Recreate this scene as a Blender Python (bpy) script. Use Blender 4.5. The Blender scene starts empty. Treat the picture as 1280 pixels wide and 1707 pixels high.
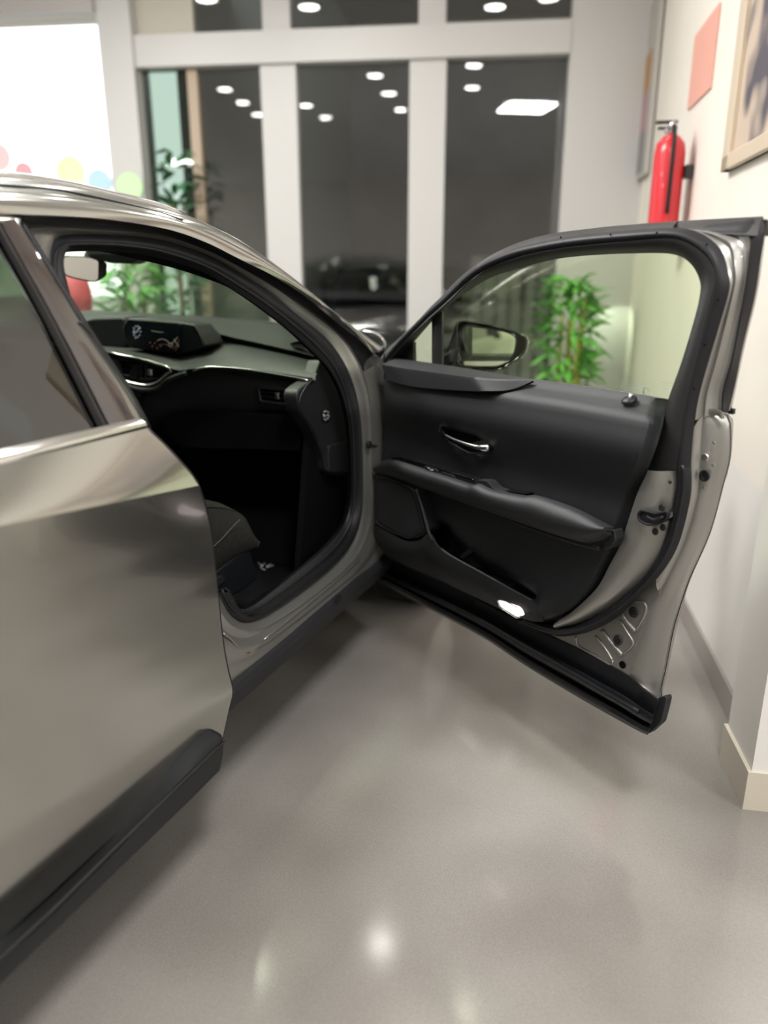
import bpy, bmesh, math, random
from mathutils import Vector as V
random.seed(7)
sc = bpy.context.scene
COL = sc.collection

# ---------------------------------------------------------------- camera, world, exposure
CAM_H, PITCH, YAW, FPX = 1.30, math.radians(17.07), math.radians(22.7), 1280.0
cd = bpy.data.cameras.new('camera'); cam = bpy.data.objects.new('camera', cd); COL.objects.link(cam)
cam.location = (0, 0, CAM_H); cam.rotation_euler = (math.pi/2 - PITCH, 0, YAW)
cd.sensor_fit = 'HORIZONTAL'; cd.sensor_width = 36.0; cd.lens = 36.0*FPX/1280.0
cd.clip_start = 0.05; cd.clip_end = 200
cd.dof.use_dof = True; cd.dof.focus_distance = 1.85; cd.dof.aperture_fstop = 1.7
sc.camera = cam
w = bpy.data.worlds.new('daylight'); sc.world = w; w.use_nodes = True
w.node_tree.nodes['Background'].inputs[0].default_value = (0.93, 0.97, 1.0, 1)
w.node_tree.nodes['Background'].inputs[1].default_value = 2.2
sc.view_settings.view_transform = 'Standard'; sc.view_settings.look = 'None'
sc.view_settings.gamma = 1.0; sc.view_settings.use_curve_mapping = False
sc.view_settings.exposure = 0.6
CEIL = 3.30

# ---------------------------------------------------------------- frames of reference
# world = the car's axes: +x to its right-hand side, +y to its nose, z up.
C0 = V((0, 0, CAM_H))
def ray(px, py):
    vx, vy, vz = px-640.0, 853.5-py, FPX
    up = vy*math.cos(PITCH)-vz*math.sin(PITCH); fw = vz*math.cos(PITCH)+vy*math.sin(PITCH)
    return V((vx*math.cos(YAW)-fw*math.sin(YAW), vx*math.sin(YAW)+fw*math.cos(YAW), up))
def PX(p, x): d = ray(*p); return C0+d*(x/d.x)
def PY(p, y): d = ray(*p); return C0+d*(y/d.y)
def PZ(p, z): d = ray(*p); return C0+d*((z-CAM_H)/d.z)
def PP(p, o, n): d = ray(*p); return C0+d*((o-C0).dot(n)/d.dot(n))
def W(lat, fwd, z=0.0):                       # room axes (across, along, up) -> world
    return V((lat*math.cos(YAW)-fwd*math.sin(YAW), lat*math.sin(YAW)+fwd*math.cos(YAW), z))
DA = math.radians(55.3)                       # front door swung open by 55 degrees about its hinge
HG = V((-.97, 2.37, 0)); DT = V((math.sin(DA), -math.cos(DA), 0)); DN = V((math.cos(DA), math.sin(DA), 0))
def PD(p, w=0.0): return PP(p, HG+DN*w, DN)
def DL(u, w, z): return HG+DT*u+DN*w+V((0, 0, z))
def itab(tab, t):
    if t <= tab[0][0]: return tab[0][1]
    for (a, fa), (b, fb) in zip(tab, tab[1:]):
        if t <= b: return fa+(fb-fa)*(t-a)/(b-a)
    return tab[-1][1]
TUM = [(.2, -.95), (.35, -.94), (.6, -.93), (.9, -.935), (1.03, -.965), (1.2, -1.045), (1.33, -1.12), (1.42, -1.18), (1.46, -1.23), (1.50, -1.32)]
def PS(p, off=0.0):                           # body side with tumblehome, shifted by off
    x = -1.0
    for _ in range(30): q = PX(p, x); x = .5*x+.5*(itab(TUM, q.z)+off)
    return PX(p, x)

# ---------------------------------------------------------------- mesh helpers
ORG = {}
def link(name, me, parent=None, org=V((0, 0, 0))):
    o = bpy.data.objects.new(name, me); COL.objects.link(o)
    if parent is not None:
        o.parent = parent; o.location = org-ORG[parent]
    else: o.location = org
    ORG[o] = org.copy(); return o
def empty(name, loc, parent=None):
    o = link(name, None, parent, V(loc)); o.empty_display_size = .1; return o
def tag(o, label, cat=None, group=None, kind=None):
    o['label'] = label
    if cat: o['category'] = cat
    if group: o['group'] = group
    if kind: o['kind'] = kind
    return o
def mk(name, verts, faces, m, parent=None, smooth=False, solid=0, bevel=0, off=0.0, seg=2):
    vs = [V(v) for v in verts]
    lo = V((min(v.x for v in vs), min(v.y for v in vs), min(v.z for v in vs))); hi = V((max(v.x for v in vs), max(v.y for v in vs), max(v.z for v in vs)))
    org = V(((lo.x+hi.x)/2, (lo.y+hi.y)/2, lo.z))
    me = bpy.data.meshes.new(name); me.from_pydata([v-org for v in vs], [], faces)
    bm = bmesh.new(); bm.from_mesh(me); bmesh.ops.recalc_face_normals(bm, faces=bm.faces); bm.to_mesh(me); bm.free()
    if smooth: me.polygons.foreach_set('use_smooth', [True]*len(me.polygons))
    me.materials.append(m); o = link(name, me, parent, org)
    if solid:
        s = o.modifiers.new('solid', 'SOLIDIFY'); s.thickness = solid; s.offset = off
        if smooth: es_ = o.modifiers.new('split', 'EDGE_SPLIT'); es_.split_angle = math.radians(50)
    if bevel:
        b = o.modifiers.new('bevel', 'BEVEL'); b.width = bevel; b.segments = seg; b.limit_method = 'ANGLE'; b.angle_limit = math.radians(35)
        if not smooth: me.polygons.foreach_set('use_smooth', [True]*len(me.polygons)); n = o.modifiers.new('wn', 'WEIGHTED_NORMAL')
    return o
def sm(pts, n):                               # Catmull-Rom through the traced points, n samples by arc length
    P = [V(p) for p in pts]; out = []
    if len(P) == 2: return [P[0].lerp(P[1], i/(n-1)) for i in range(n)]
    Q = [P[0]*2-P[1]]+P+[P[-1]*2-P[-2]]; dense = []
    for i in range(1, len(Q)-2):
        for k in range(12):
            t = k/12; a, b, c, d = Q[i-1:i+3]
            dense.append(.5*((2*b)+(c-a)*t+(2*a-5*b+4*c-d)*t*t+(3*b-a-3*c+d)*t**3))
    dense.append(P[-1]); L = [0]
    for a, b in zip(dense, dense[1:]): L.append(L[-1]+(b-a).length)
    j = 0
    for i in range(n):
        s = L[-1]*i/(n-1)
        while j < len(L)-2 and L[j+1] < s: j += 1
        f = (s-L[j])/max(1e-9, L[j+1]-L[j]); out.append(dense[j].lerp(dense[j+1], min(1, f)))
    return out
def grid(name, rows, m, parent=None, solid=0, smooth=True, closed=False, bevel=0, off=0.0):
    n = len(rows[0]); v = [p for r in rows for p in r]; f = []
    for i in range(len(rows)-1):
        for j in range(n if closed else n-1):
            k = (j+1) % n; f.append((i*n+j, i*n+k, (i+1)*n+k, (i+1)*n+j))
    return mk(name, v, f, m, parent, smooth, solid, bevel, off)
def strip(name, A, B, m, parent, bulge=0.0, out=V((0, 0, 0)), n=7, solid=.006, shape=None):
    rows = []
    for i in range(n):
        t = i/(n-1); h = shape(t) if shape else math.sin(math.pi*t)
        rows.append([a.lerp(b, t)+out*((bulge(k/(len(A)-1)) if callable(bulge) else bulge)*h) for k, (a, b) in enumerate(zip(A, B))])
    return grid(name, rows, m, parent, solid)
def tube(name, pts, r, m, parent=None, n=8, closed=False, rfun=None):
    P = [V(p) for p in pts]; rows = []; prev = None
    for i, p in enumerate(P):
        a = P[i-1] if (i or closed) else p; b = P[(i+1) % len(P)] if (i < len(P)-1 or closed) else p
        t = (b-a).normalized()
        if prev is None: prev = t.orthogonal().normalized()
        u = (prev-t*prev.dot(t)); u = u.normalized() if u.length > 1e-6 else t.orthogonal().normalized(); prev = u; v = t.cross(u)
        rr = rfun(i/(max(1, len(P)-1))) if rfun else r
        rows.append([p+(u*math.cos(2*math.pi*k/n)+v*math.sin(2*math.pi*k/n))*rr for k in range(n)])
    vv = [q for r_ in rows for q in r_]; f = []; L = len(rows)
    for i in range(L if closed else L-1):
        i2 = (i+1) % L
        for j in range(n): k = (j+1) % n; f.append((i*n+j, i*n+k, i2*n+k, i2*n+j))
    if not closed: f += [tuple(range(n-1, -1, -1)), tuple((L-1)*n+k for k in range(n))]
    return mk(name, vv, f, m, parent, True)
def plate(name, poly, back, m, parent=None, bevel=0, seg=2, smooth=False):   # polygon (front ring) extruded by vector back
    n = len(poly); P = [V(p) for p in poly]; b = V(back)
    v = P+[p+b for p in P]; f = [tuple(range(n)), tuple(range(2*n-1, n-1, -1))]+[(i, i+n, (i+1) % n+n, (i+1) % n) for i in range(n)]
    return mk(name, v, f, m, parent, smooth, 0, bevel, seg=seg)
def box(name, o, ax, ay, az, m, parent=None, bevel=0):      # corner + three edge vectors
    o, ax, ay, az = V(o), V(ax), V(ay), V(az)
    return plate(name, [o, o+ax, o+ax+ay, o+ay], az, m, parent, bevel)
def lathe(name, prof, m, o, parent=None, n=24, axis=V((0, 0, 1)), smooth=True):
    a = axis.normalized(); u = a.orthogonal().normalized(); v = a.cross(u)
    rows = [[V(o)+a*h+(u*math.cos(2*math.pi*k/n)+v*math.sin(2*math.pi*k/n))*r for k in range(n)] for r, h in prof]
    return grid(name, rows, m, parent, closed=True, smooth=smooth)
def disc(name, c, nrm, r, h, m, parent=None, n=20, bevel=0):
    a = V(nrm).normalized(); u = a.orthogonal().normalized(); v = a.cross(u)
    return plate(name, [V(c)+a*h+(u*math.cos(2*math.pi*k/n)+v*math.sin(2*math.pi*k/n))*r for k in range(n)], -a*h, m, parent, bevel)
def rnd(poly, r, n=5):                          # round the corners of a 2-D polygon
    P = [V(p) for p in poly]; out = []
    for i, p in enumerate(P):
        a, b = P[i-1], P[(i+1) % len(P)]; da, db = (a-p), (b-p); rr = min(r, da.length*.45, db.length*.45)
        A, B = p+da.normalized()*rr, p+db.normalized()*rr
        for k in range(n+1): t = k/n; out.append(A*(1-t)**2+p*2*t*(1-t)+B*t*t)
    return out

# ---------------------------------------------------------------- materials
def mat(name, col, rough=.5, metal=0, coat=0, spec=.5, noise=0, nscale=20, bump=0, bscale=200, sheen=0, rvar=0):
    m = bpy.data.materials.new(name); m.use_nodes = True; nt = m.node_tree; b = nt.nodes['Principled BSDF']
    b.inputs['Base Color'].default_value = (*col, 1); b.inputs['Roughness'].default_value = rough; b.inputs['Metallic'].default_value = metal
    b.inputs['Coat Weight'].default_value = coat; b.inputs['Coat Roughness'].default_value = .03; b.inputs['Specular IOR Level'].default_value = spec
    tc = nt.nodes.new('ShaderNodeTexCoord')
    if noise or rvar:
        nz = nt.nodes.new('ShaderNodeTexNoise'); nz.inputs['Scale'].default_value = nscale; nz.inputs['Detail'].default_value = 5
        nt.links.new(tc.outputs['Object'], nz.inputs['Vector'])
        if noise:
            cr = nt.nodes.new('ShaderNodeMapRange'); cr.inputs['From Min'].default_value = .3; cr.inputs['From Max'].default_value = .7
            cr.inputs['To Min'].default_value = 1-noise; cr.inputs['To Max'].default_value = 1+noise; nt.links.new(nz.outputs['Fac'], cr.inputs['Value'])
            mx = nt.nodes.new('ShaderNodeVectorMath'); mx.operation = 'SCALE'; mx.inputs[0].default_value = col
            nt.links.new(cr.outputs[0], mx.inputs['Scale']); nt.links.new(mx.outputs[0], b.inputs['Base Color'])
        if rvar:
            c2 = nt.nodes.new('ShaderNodeMapRange'); c2.inputs['To Min'].default_value = rough-rvar; c2.inputs['To Max'].default_value = rough+rvar
            nt.links.new(nz.outputs['Fac'], c2.inputs['Value']); nt.links.new(c2.outputs[0], b.inputs['Roughness'])
    if bump:
        n2 = nt.nodes.new('ShaderNodeTexNoise'); n2.inputs['Scale'].default_value = bscale; nt.links.new(tc.outputs['Object'], n2.inputs['Vector'])
        bp = nt.nodes.new('ShaderNodeBump'); bp.inputs['Strength'].default_value = bump; bp.inputs['Distance'].default_value = .002
        nt.links.new(n2.outputs['Fac'], bp.inputs['Height']); nt.links.new(bp.outputs[0], b.inputs['Normal'])
    return m
def emit(name, col, s):
    m = bpy.data.materials.new(name); m.use_nodes = True; nt = m.node_tree; nt.nodes.clear()
    e = nt.nodes.new('ShaderNodeEmission'); e.inputs[0].default_value = (*col, 1); e.inputs[1].default_value = s
    o = nt.nodes.new('ShaderNodeOutputMaterial'); nt.links.new(e.outputs[0], o.inputs[0]); return m
def glass(name, tint, ior=1.45, gl=(1, 1, 1)):
    m = bpy.data.materials.new(name); m.use_nodes = True; nt = m.node_tree; nt.nodes.clear()
    t = nt.nodes.new('ShaderNodeBsdfTransparent'); t.inputs[0].default_value = (*tint, 1)
    g = nt.nodes.new('ShaderNodeBsdfGlossy'); g.inputs['Roughness'].default_value = .0; g.inputs[0].default_value = (*gl, 1)
    f0 = ((ior-1)/(ior+1))**2
    lw = nt.nodes.new('ShaderNodeLayerWeight'); lw.inputs[0].default_value = .5
    pw = nt.nodes.new('ShaderNodeMath'); pw.operation = 'POWER'; pw.inputs[1].default_value = 5; nt.links.new(lw.outputs['Facing'], pw.inputs[0])
    fr = nt.nodes.new('ShaderNodeMapRange'); fr.inputs['To Min'].default_value = f0; nt.links.new(pw.outputs[0], fr.inputs['Value'])
    mx = nt.nodes.new('ShaderNodeMixShader'); o = nt.nodes.new('ShaderNodeOutputMaterial')
    nt.links.new(fr.outputs[0], mx.inputs[0]); nt.links.new(t.outputs[0], mx.inputs[1]); nt.links.new(g.outputs[0], mx.inputs[2]); nt.links.new(mx.outputs[0], o.inputs[0])
    return m
M = dict(
 paint=mat('titanium_paint', (.45, .447, .42), .18, .95, 1.0, noise=.04, nscale=1500),
 jamb=mat('jamb_paint', (.34, .335, .315), .42, .8, .3),
 trim=mat('soft_black_trim', (.010, .011, .013), .5, bump=.25, bscale=900, spec=.4),
 pad=mat('padded_black_leatherette', (.012, .013, .015), .48, bump=.35, bscale=600, spec=.45),
 dash=mat('dash_skin', (.013, .0145, .0155), .52, bump=.3, bscale=700, spec=.35),
 plastic=mat('black_plastic', (.007, .008, .010), .42, spec=.35),
 piano=mat('gloss_black', (.006, .006, .008), .08, coat=.5),
 clad=mat('dark_cladding', (.018, .019, .021), .55, bump=.3, bscale=1200, spec=.25),
 rubber=mat('rubber_seal', (.011, .011, .013), .5, spec=.3),
 frameblk=mat('satin_black_frame', (.022, .021, .021), .40, spec=.4),
 pillar=mat('pillar_gloss', (.045, .035, .032), .06, coat=1.0),
 chrome=mat('chrome', (.80, .79, .76), .12, 1.0),
 satin=mat('satin_silver', (.62, .62, .62), .25, 1.0),
 mirror=mat('mirror', (.86, .90, .90), .0, 1.0),
 carpet=mat('carpet', (.005, .005, .006), .95, bump=.6, bscale=400, spec=.05),
 suede=mat('brown_black_suede', (.011, .010, .0095), .85, spec=.2, bump=.5, bscale=300, noise=.3, nscale=60),
 stitch=mat('stitch', (.06, .052, .046), .8),
 cavity=mat('cavity_black', (.004, .004, .005), .9, spec=.05),
 cglass=glass('green_car_glass', (.90, .955, .845), 1.40),
 pglass=glass('privacy_glass', (.22, .26, .21), 1.9),
 sglass=glass('shop_glass', (.80, .82, .82), 1.75),
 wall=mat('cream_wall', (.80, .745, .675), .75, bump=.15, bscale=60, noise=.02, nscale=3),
 pale_daylit=mat('daylit_wall_white', (.78, .755, .725), .6, noise=.02, nscale=3),  # cooler white puts the daylight on the lower wall into its colour
 ceil=mat('ceiling_white', (.82, .80, .77), .85),
 frame=mat('white_aluminium', (.53, .52, .505), .4),
 tan=mat('tan_edge', (.42, .33, .25), .6),
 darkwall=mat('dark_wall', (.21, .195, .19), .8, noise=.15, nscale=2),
 tread=mat('tyre', (.012, .012, .012), .85),
 red=mat('red_enamel', (.62, .02, .03), .3, coat=.4),
 blackmetal=mat('black_metal', (.02, .02, .02), .4),
 leaf=mat('bamboo_leaf', (.16, .46, .09), .5, noise=.35, nscale=9),
 leaf2=mat('palm_leaf', (.18, .46, .13), .55, noise=.35, nscale=9),
 culm=mat('yellow_culm', (.52, .46, .10), .45, noise=.2, nscale=14),
 stem=mat('brown_stem', (.20, .13, .07), .8),
 pot=mat('white_pot', (.70, .69, .67), .4),
 lamp=emit('led_disc', (1.0, .97, .92), 28), panel=emit('led_panel', (1.0, .985, .96), 6),
 door_lamp=emit('door_lamp_lens', (1.0, .86, .84), 1.0),
 clock=emit('clock_marks', (.9, .95, 1.0), .22), route=emit('map_lines', (.75, .72, .5), .13), route2=emit('map_lines_red', (.6, .30, .22), .07), screen=mat('screen_black', (.004, .006, .010), .10),
 label=mat('white_print', (.55, .57, .6), .6), etch=mat('glass_etching', (.30, .32, .26), .8),
)
CREAM = M['wall']

# ================================================================= THE SHOWROOM
def floor_mat():
    m = bpy.data.materials.new('polished_granite'); m.use_nodes = True; nt = m.node_tree; b = nt.nodes['Principled BSDF']
    tc = nt.nodes.new('ShaderNodeTexCoord')
    def nz(s, d): n = nt.nodes.new('ShaderNodeTexNoise'); n.inputs['Scale'].default_value = s; n.inputs['Detail'].default_value = d; nt.links.new(tc.outputs['Object'], n.inputs['Vector']); return n
    a, c = nz(1.7, 2), nz(260, 4)
    r1 = nt.nodes.new('ShaderNodeValToRGB'); r1.color_ramp.elements[0].position = .34; r1.color_ramp.elements[1].position = .66
    r1.color_ramp.elements[0].color = (.225, .208, .19, 1); r1.color_ramp.elements[1].color = (.335, .315, .292, 1); nt.links.new(a.outputs['Fac'], r1.inputs[0])
    r2 = nt.nodes.new('ShaderNodeMapRange'); r2.inputs['From Min'].default_value = .3; r2.inputs['From Max'].default_value = .7; r2.inputs['To Min'].default_value = .88; r2.inputs['To Max'].default_value = 1.1; nt.links.new(c.outputs['Fac'], r2.inputs['Value'])
    mx = nt.nodes.new('ShaderNodeVectorMath'); mx.operation = 'SCALE'; nt.links.new(r1.outputs[0], mx.inputs[0]); nt.links.new(r2.outputs[0], mx.inputs['Scale'])
    nt.links.new(mx.outputs[0], b.inputs['Base Color'])
    b.inputs['Roughness'].default_value = .12; b.inputs['Specular IOR Level'].default_value = .55
    return m
FLOOR = floor_mat()
SFO = W(0, 5.4); SFA = math.radians(7.0)
SE = (W(math.cos(SFA), -math.sin(SFA))).normalized(); SN = (W(math.sin(SFA), math.cos(SFA))).normalized()   # along / outward of the shop front
Z = V((0, 0, 1))
def SF(p, off=0): return PP(p, SFO+SN*off, SN)
def sfs(px, py, off=0): return (SF((px, py), off)-SFO).dot(SE)
def sfz(px, py, off=0): return SF((px, py), off).z
def sfbox(name, s0, s1, z0, z1, m, parent=None, d0=-.05, d1=.05, bevel=0): return box(name, SFO+SE*s0+SN*d0+Z*z0, SE*(s1-s0), SN*(d1-d0), Z*(z1-z0), m, parent, bevel)
def st(o): o['kind'] = 'structure'; return o

# floor, ceiling
b0, b1 = -7.5, 6.0
fl = [W(-8, -7), W(6, -7), W(6, 16), W(-8, 16)]
st(plate('floor', fl, (0, 0, -.12), FLOOR))
st(plate('ceiling', [p+Z*(CEIL+.15) for p in [W(-8, -7), W(6, -7), W(6, 6.4), W(-8, 6.4)]], (0, 0, -.15), M['ceil']))
# right-hand wall with its end pillar, then the bay opening to the right behind it
RA, RB = W(1.03, 1.86), W(1.625, 5.36)
RD = (RB-RA).normalized(); RN = V((-RD.y, RD.x, 0))          # RN points into the room
def RWp(p, off=0): return PP(p, RA+RN*off, RN)
DAYLIT_H = .72  # top of the wall zone coloured in the cooler daylit tone
st(plate('wall_right', [RA+Z*DAYLIT_H, RB+Z*DAYLIT_H, RB+Z*CEIL, RA+Z*CEIL], -RN*.12, M['wall']))
st(plate('wall_right_lower', [RA, RB, RB+Z*DAYLIT_H, RA+Z*DAYLIT_H], -RN*.12, M['pale_daylit']))
st(plate('baseboard_right', [RA+RN*.012, RB+RN*.012, RB+RN*.012+Z*.09, RA+RN*.012+Z*.09], -RN*.012, mat('grey_base', (.33, .30, .28), .4)))
pp = [W(.955, 1.863), W(.925, 1.655), W(1.25, 1.60), W(1.29, 1.84)]
st(plate('wall_pillar', [p+Z*CEIL for p in pp], (0, 0, -CEIL), M['pale_daylit']))
c_ = sum(pp, V())/4
st(plate('baseboard_pillar', [c_+(p-c_)*1.06+Z*.11 for p in pp], (0, 0, -.11), mat('pale_base', (.62, .57, .48), .4)))
st(box('wall_bay', W(1.25, 1.60), W(4.2, -.6), W(.02, .12), Z*CEIL, M['wall']))
st(box('wall_far_right', W(5.2, 1.2), W(.1, 0), W(0, -8.2), Z*CEIL, M['wall']))
st(box('wall_back', W(-8, -7), W(14, 0), W(0, -.1), Z*CEIL, M['wall']))
# ---- shop front
zt0, zt1 = sfz(640, 105), sfz(640, 50)
s_colr0, s_colr1 = sfs(935, 300), (RB-SFO).dot(SE)+.05
sA0, sA1 = sfs(443, 250), sfs(500, 250); sB0, sB1 = sfs(683, 250), sfs(742, 250)
sL0, sL1 = sfs(322, 250), sfs(338, 250); sP0 = sfs(243, 200); sW1 = sfs(190, 200)
sA2 = (sfs(440, 20), sfs(486, 20)); sB2 = (sfs(699, 20), sfs(744, 20))
st(sfbox('trim_2', s_colr0, s_colr1, 0, CEIL, M['frame'], d0=-.08, d1=.1))
st(sfbox('trim_3', sP0, s_colr0, zt0, zt1, M['frame'], d0=-.09, d1=.06))
st(sfbox('trim_4', sA0, sA1, 0, zt0, M['frame'], d0=-.06, d1=.05)); st(sfbox('trim_5', sB0, sB1, 0, zt0, M['frame'], d0=-.06, d1=.05))
st(sfbox('trim_6', *sA2, zt1, CEIL, M['frame'], d0=-.05, d1=.05)); st(sfbox('trim_7', *sB2, zt1, CEIL, M['frame'], d0=-.05, d1=.05))
st(sfbox('trim_8', sL0, sL1, 0, zt0, M['tan'], d0=-.03, d1=.05))
st(sfbox('trim_9', sW1, sP0, 0, CEIL, M['frame'], d0=-.12, d1=.12))
st(sfbox('wall_right_lower0', sL1, s_colr0, 0, .12, M['frame'], d0=-.05, d1=.05))
st(sfbox('wall_right_lower1', sP0, sL1, zt1, CEIL, mat('olive_panel', (.50, .47, .40), .6), d0=-.03, d1=.05))
def pane(name, s0, s1, z0, z1, m=None):
    o = st(sfbox(name, s0, s1, z0, z1, m or M['sglass'], d0=-.004, d1=.004)); return o
pane('window_1', sL1, sA0, .12, zt0); pane('window_2', sA1, sB0, .12, zt0); pane('window_3', sB1, s_colr0, .12, zt0)
pane('window_4', sL1, sA2[0], zt1, CEIL); pane('window_5', sA2[1], sB2[0], zt1, CEIL); pane('window_6', sB2[1], s_colr0, zt1, CEIL)
pane('window_7', sP0, sL0, .02, zt0, glass('pale_green_pane', (.42, .475, .43), 1.5))
zw = sfz(90, 36)
st(sfbox('wall_right_lower2', -9.5, sW1, zw, CEIL, mat('beige_lintel', (.66, .59, .54), .7), d0=-.1, d1=.1))
st(sfbox('wall_right_lower3', -9.5, sW1, zw-.0, zw+.09, mat('grey_blind_box', (.42, .40, .39), .5), d0=-.16, d1=-.1))
st(sfbox('wall_right_lower4', -9.5, sW1, 0, 1.16, mat('sill_white', (.60, .62, .65), .6), d0=-.1, d1=.1))
pane('window_8', -9.5, sW1, 1.16, zw, glass('clear_pane', (.97, .99, .98), 1.3))
lw0 = SFO+SE*(-7.4)-SN*.1
st(box('wall_left', lw0, -SN*13, -SE*.1, Z*CEIL, M['wall']))
# dark covered yard behind the shop front
Q0, Q1 = sL0, s_colr1+3.0
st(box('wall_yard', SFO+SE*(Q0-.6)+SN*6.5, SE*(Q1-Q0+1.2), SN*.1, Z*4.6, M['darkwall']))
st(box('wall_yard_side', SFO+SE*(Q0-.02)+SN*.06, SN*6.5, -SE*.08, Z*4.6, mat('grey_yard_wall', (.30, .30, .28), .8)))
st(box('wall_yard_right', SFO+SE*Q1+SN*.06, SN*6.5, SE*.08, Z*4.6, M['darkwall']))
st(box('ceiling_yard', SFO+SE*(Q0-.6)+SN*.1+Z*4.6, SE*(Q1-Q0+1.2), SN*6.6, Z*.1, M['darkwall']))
# corrugated fence of dark boards in the yard, behind the right-hand pane
fe = empty('board_fence', SFO+SE*2.0+SN*2.2); tag(fe, 'dark fence of upright boards behind the right-hand glass pane', 'fence')
fb = None
for k in range(34):
    s0 = .55+k*.125
    if fb is None: fb = box('board', SFO+SE*s0+SN*2.2+Z*.02, SE*.10, SN*.03, Z*1.46, mat('fence_board', (.38, .37, .32), .6, noise=.25, nscale=6), fe, .008)
    else:
        o = fb.copy(); COL.objects.link(o); o.location = fb.location+SE*(k*.125)+SN*(.012*(k % 2)); ORG[o] = ORG[fb]
for z in (.55, 1.12): box('rail', SFO+SE*.5+SN*2.26+Z*z, SE*4.4, SN*.04, Z*.07, mat('fence_rail', (.45, .44, .38), .6), fe)
# dark hatchback built behind the glass, standing in for a car reflection
def side_prof(pts, w0, w1, s0, d0, name, m, parent, taper=.12):
    L = [SFO+SE*(s0+taper*(1 if z > .95 else 0))+SN*(d0+y)+Z*z for y, z in pts]; R = [SFO+SE*(s0+w1-taper*(1 if z > .95 else 0))+SN*(d0+y)+Z*z for y, z in pts]
    n = len(pts); return mk(name, L+R, [tuple(range(n)), tuple(range(2*n-1, n-1, -1))]+[(i, (i+1) % n, (i+1) % n+n, i+n) for i in range(n)], m, parent, bevel=.06, seg=3)
yc = empty('reflected_car', SFO+SE*-.35+SN*3.9); tag(yc, 'dark car built behind the glass to stand in for a reflection between the two white mullions', 'car')
dk = mat('dark_green_car', (.035, .045, .045), .25, coat=.6)
side_prof([(0, .25), (0, .62), (.12, .78), (.95, .93), (1.55, 1.42), (2.4, 1.44), (3.0, .98), (3.2, .9), (3.2, .25)], 0, 1.72, -1.2, 2.6, 'body', dk, yc)
for s in (-1.12, .2): o = box('headlamp', SFO+SE*s+SN*2.57+Z*.60, SE*.30, SN*.06, Z*.13, mat('lamp_glass', (.5, .52, .52), .15), yc, .02)
box('windscreen', SFO+SE*-.98+SN*3.62+Z*.99, SE*1.28, V((0, 0, .36))+SN*.47, SN*-.02, M['piano'], yc)
box('licence_plate', SFO+SE*-.6+SN*2.56+Z*.40, SE*.5, SN*.03, Z*.11, M['label'], yc)
for s in (-1.18, .3):
    for d in (3.2, 5.2): lathe('wheel', [(.0, 0), (.30, 0), (.32, .03), (.32, .17), (.30, .2), (0, .2)], M['tread'], SFO+SE*s+SN*d+Z*.32, yc, 20, SE)
# ---- ceiling lamps: rows that show up mirrored in the dark panes
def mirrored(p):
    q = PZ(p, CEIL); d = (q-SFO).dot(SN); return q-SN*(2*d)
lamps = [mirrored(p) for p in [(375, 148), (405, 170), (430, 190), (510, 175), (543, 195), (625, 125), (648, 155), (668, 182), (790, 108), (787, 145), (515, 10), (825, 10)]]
lamps += [W(-.02, 4.37, CEIL), W(-1.6, 4.5, CEIL), W(-.05, 3.0, CEIL), W(-1.7, 3.0, CEIL), W(-3.4, 3.2, CEIL), W(-3.4, 1.2, CEIL), W(.9, 3.9, CEIL)]
lab = ['nearest the camera aisle', 'beside the front glass']
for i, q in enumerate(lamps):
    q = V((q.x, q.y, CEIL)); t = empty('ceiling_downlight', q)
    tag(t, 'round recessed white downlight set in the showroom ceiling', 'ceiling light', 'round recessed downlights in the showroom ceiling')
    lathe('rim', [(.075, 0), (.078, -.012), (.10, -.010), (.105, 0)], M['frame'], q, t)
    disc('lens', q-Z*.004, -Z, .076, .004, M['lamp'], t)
pc = mirrored((878, 175)); pcs = [V((pc.x, pc.y, CEIL)), W(-.9, 2.95, CEIL), W(-2.3, 2.95, CEIL), W(2.9, -.9, CEIL), W(-5.6, .4, CEIL), W(3.3, -3.2, CEIL), W(-5.9, -3.2, CEIL)]  # only the first is mirrored in the glass; the rest added for room light
for i, q in enumerate(pcs):
    t = empty('ceiling_panel_and_fill', q); tag(t, 'square white LED ceiling panel, from a set mostly added for room light', 'ceiling light', 'square LED ceiling panels, most of them added for room light')
    u, v = SE*.30, SN*.30
    box('diffuser', q-u-v-Z*.012, u*2, v*2, -Z*.004, M['panel'], t)
    for a, b2 in ((u*2, v*.07), (v*2, u*.07)):
        for s in (0, 1): box('frame', q-u-v-Z*.0+((v*2-v*.07) if (s and a.dot(u) > .1) else (u*2-u*.07) if s else V()), a, b2, -Z*.02, M['frame'], t)
    ld = bpy.data.lights.new('panel_glow', 'AREA'); ld.shape = 'SQUARE'; ld.size = .58; ld.energy = 50; ld.color = (1, .985, .96)
    lo = bpy.data.objects.new('panel_glow', ld); COL.objects.link(lo); lo.parent = t; lo.location = (0, 0, -.03); lo.rotation_euler = (0, 0, 0)

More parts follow.
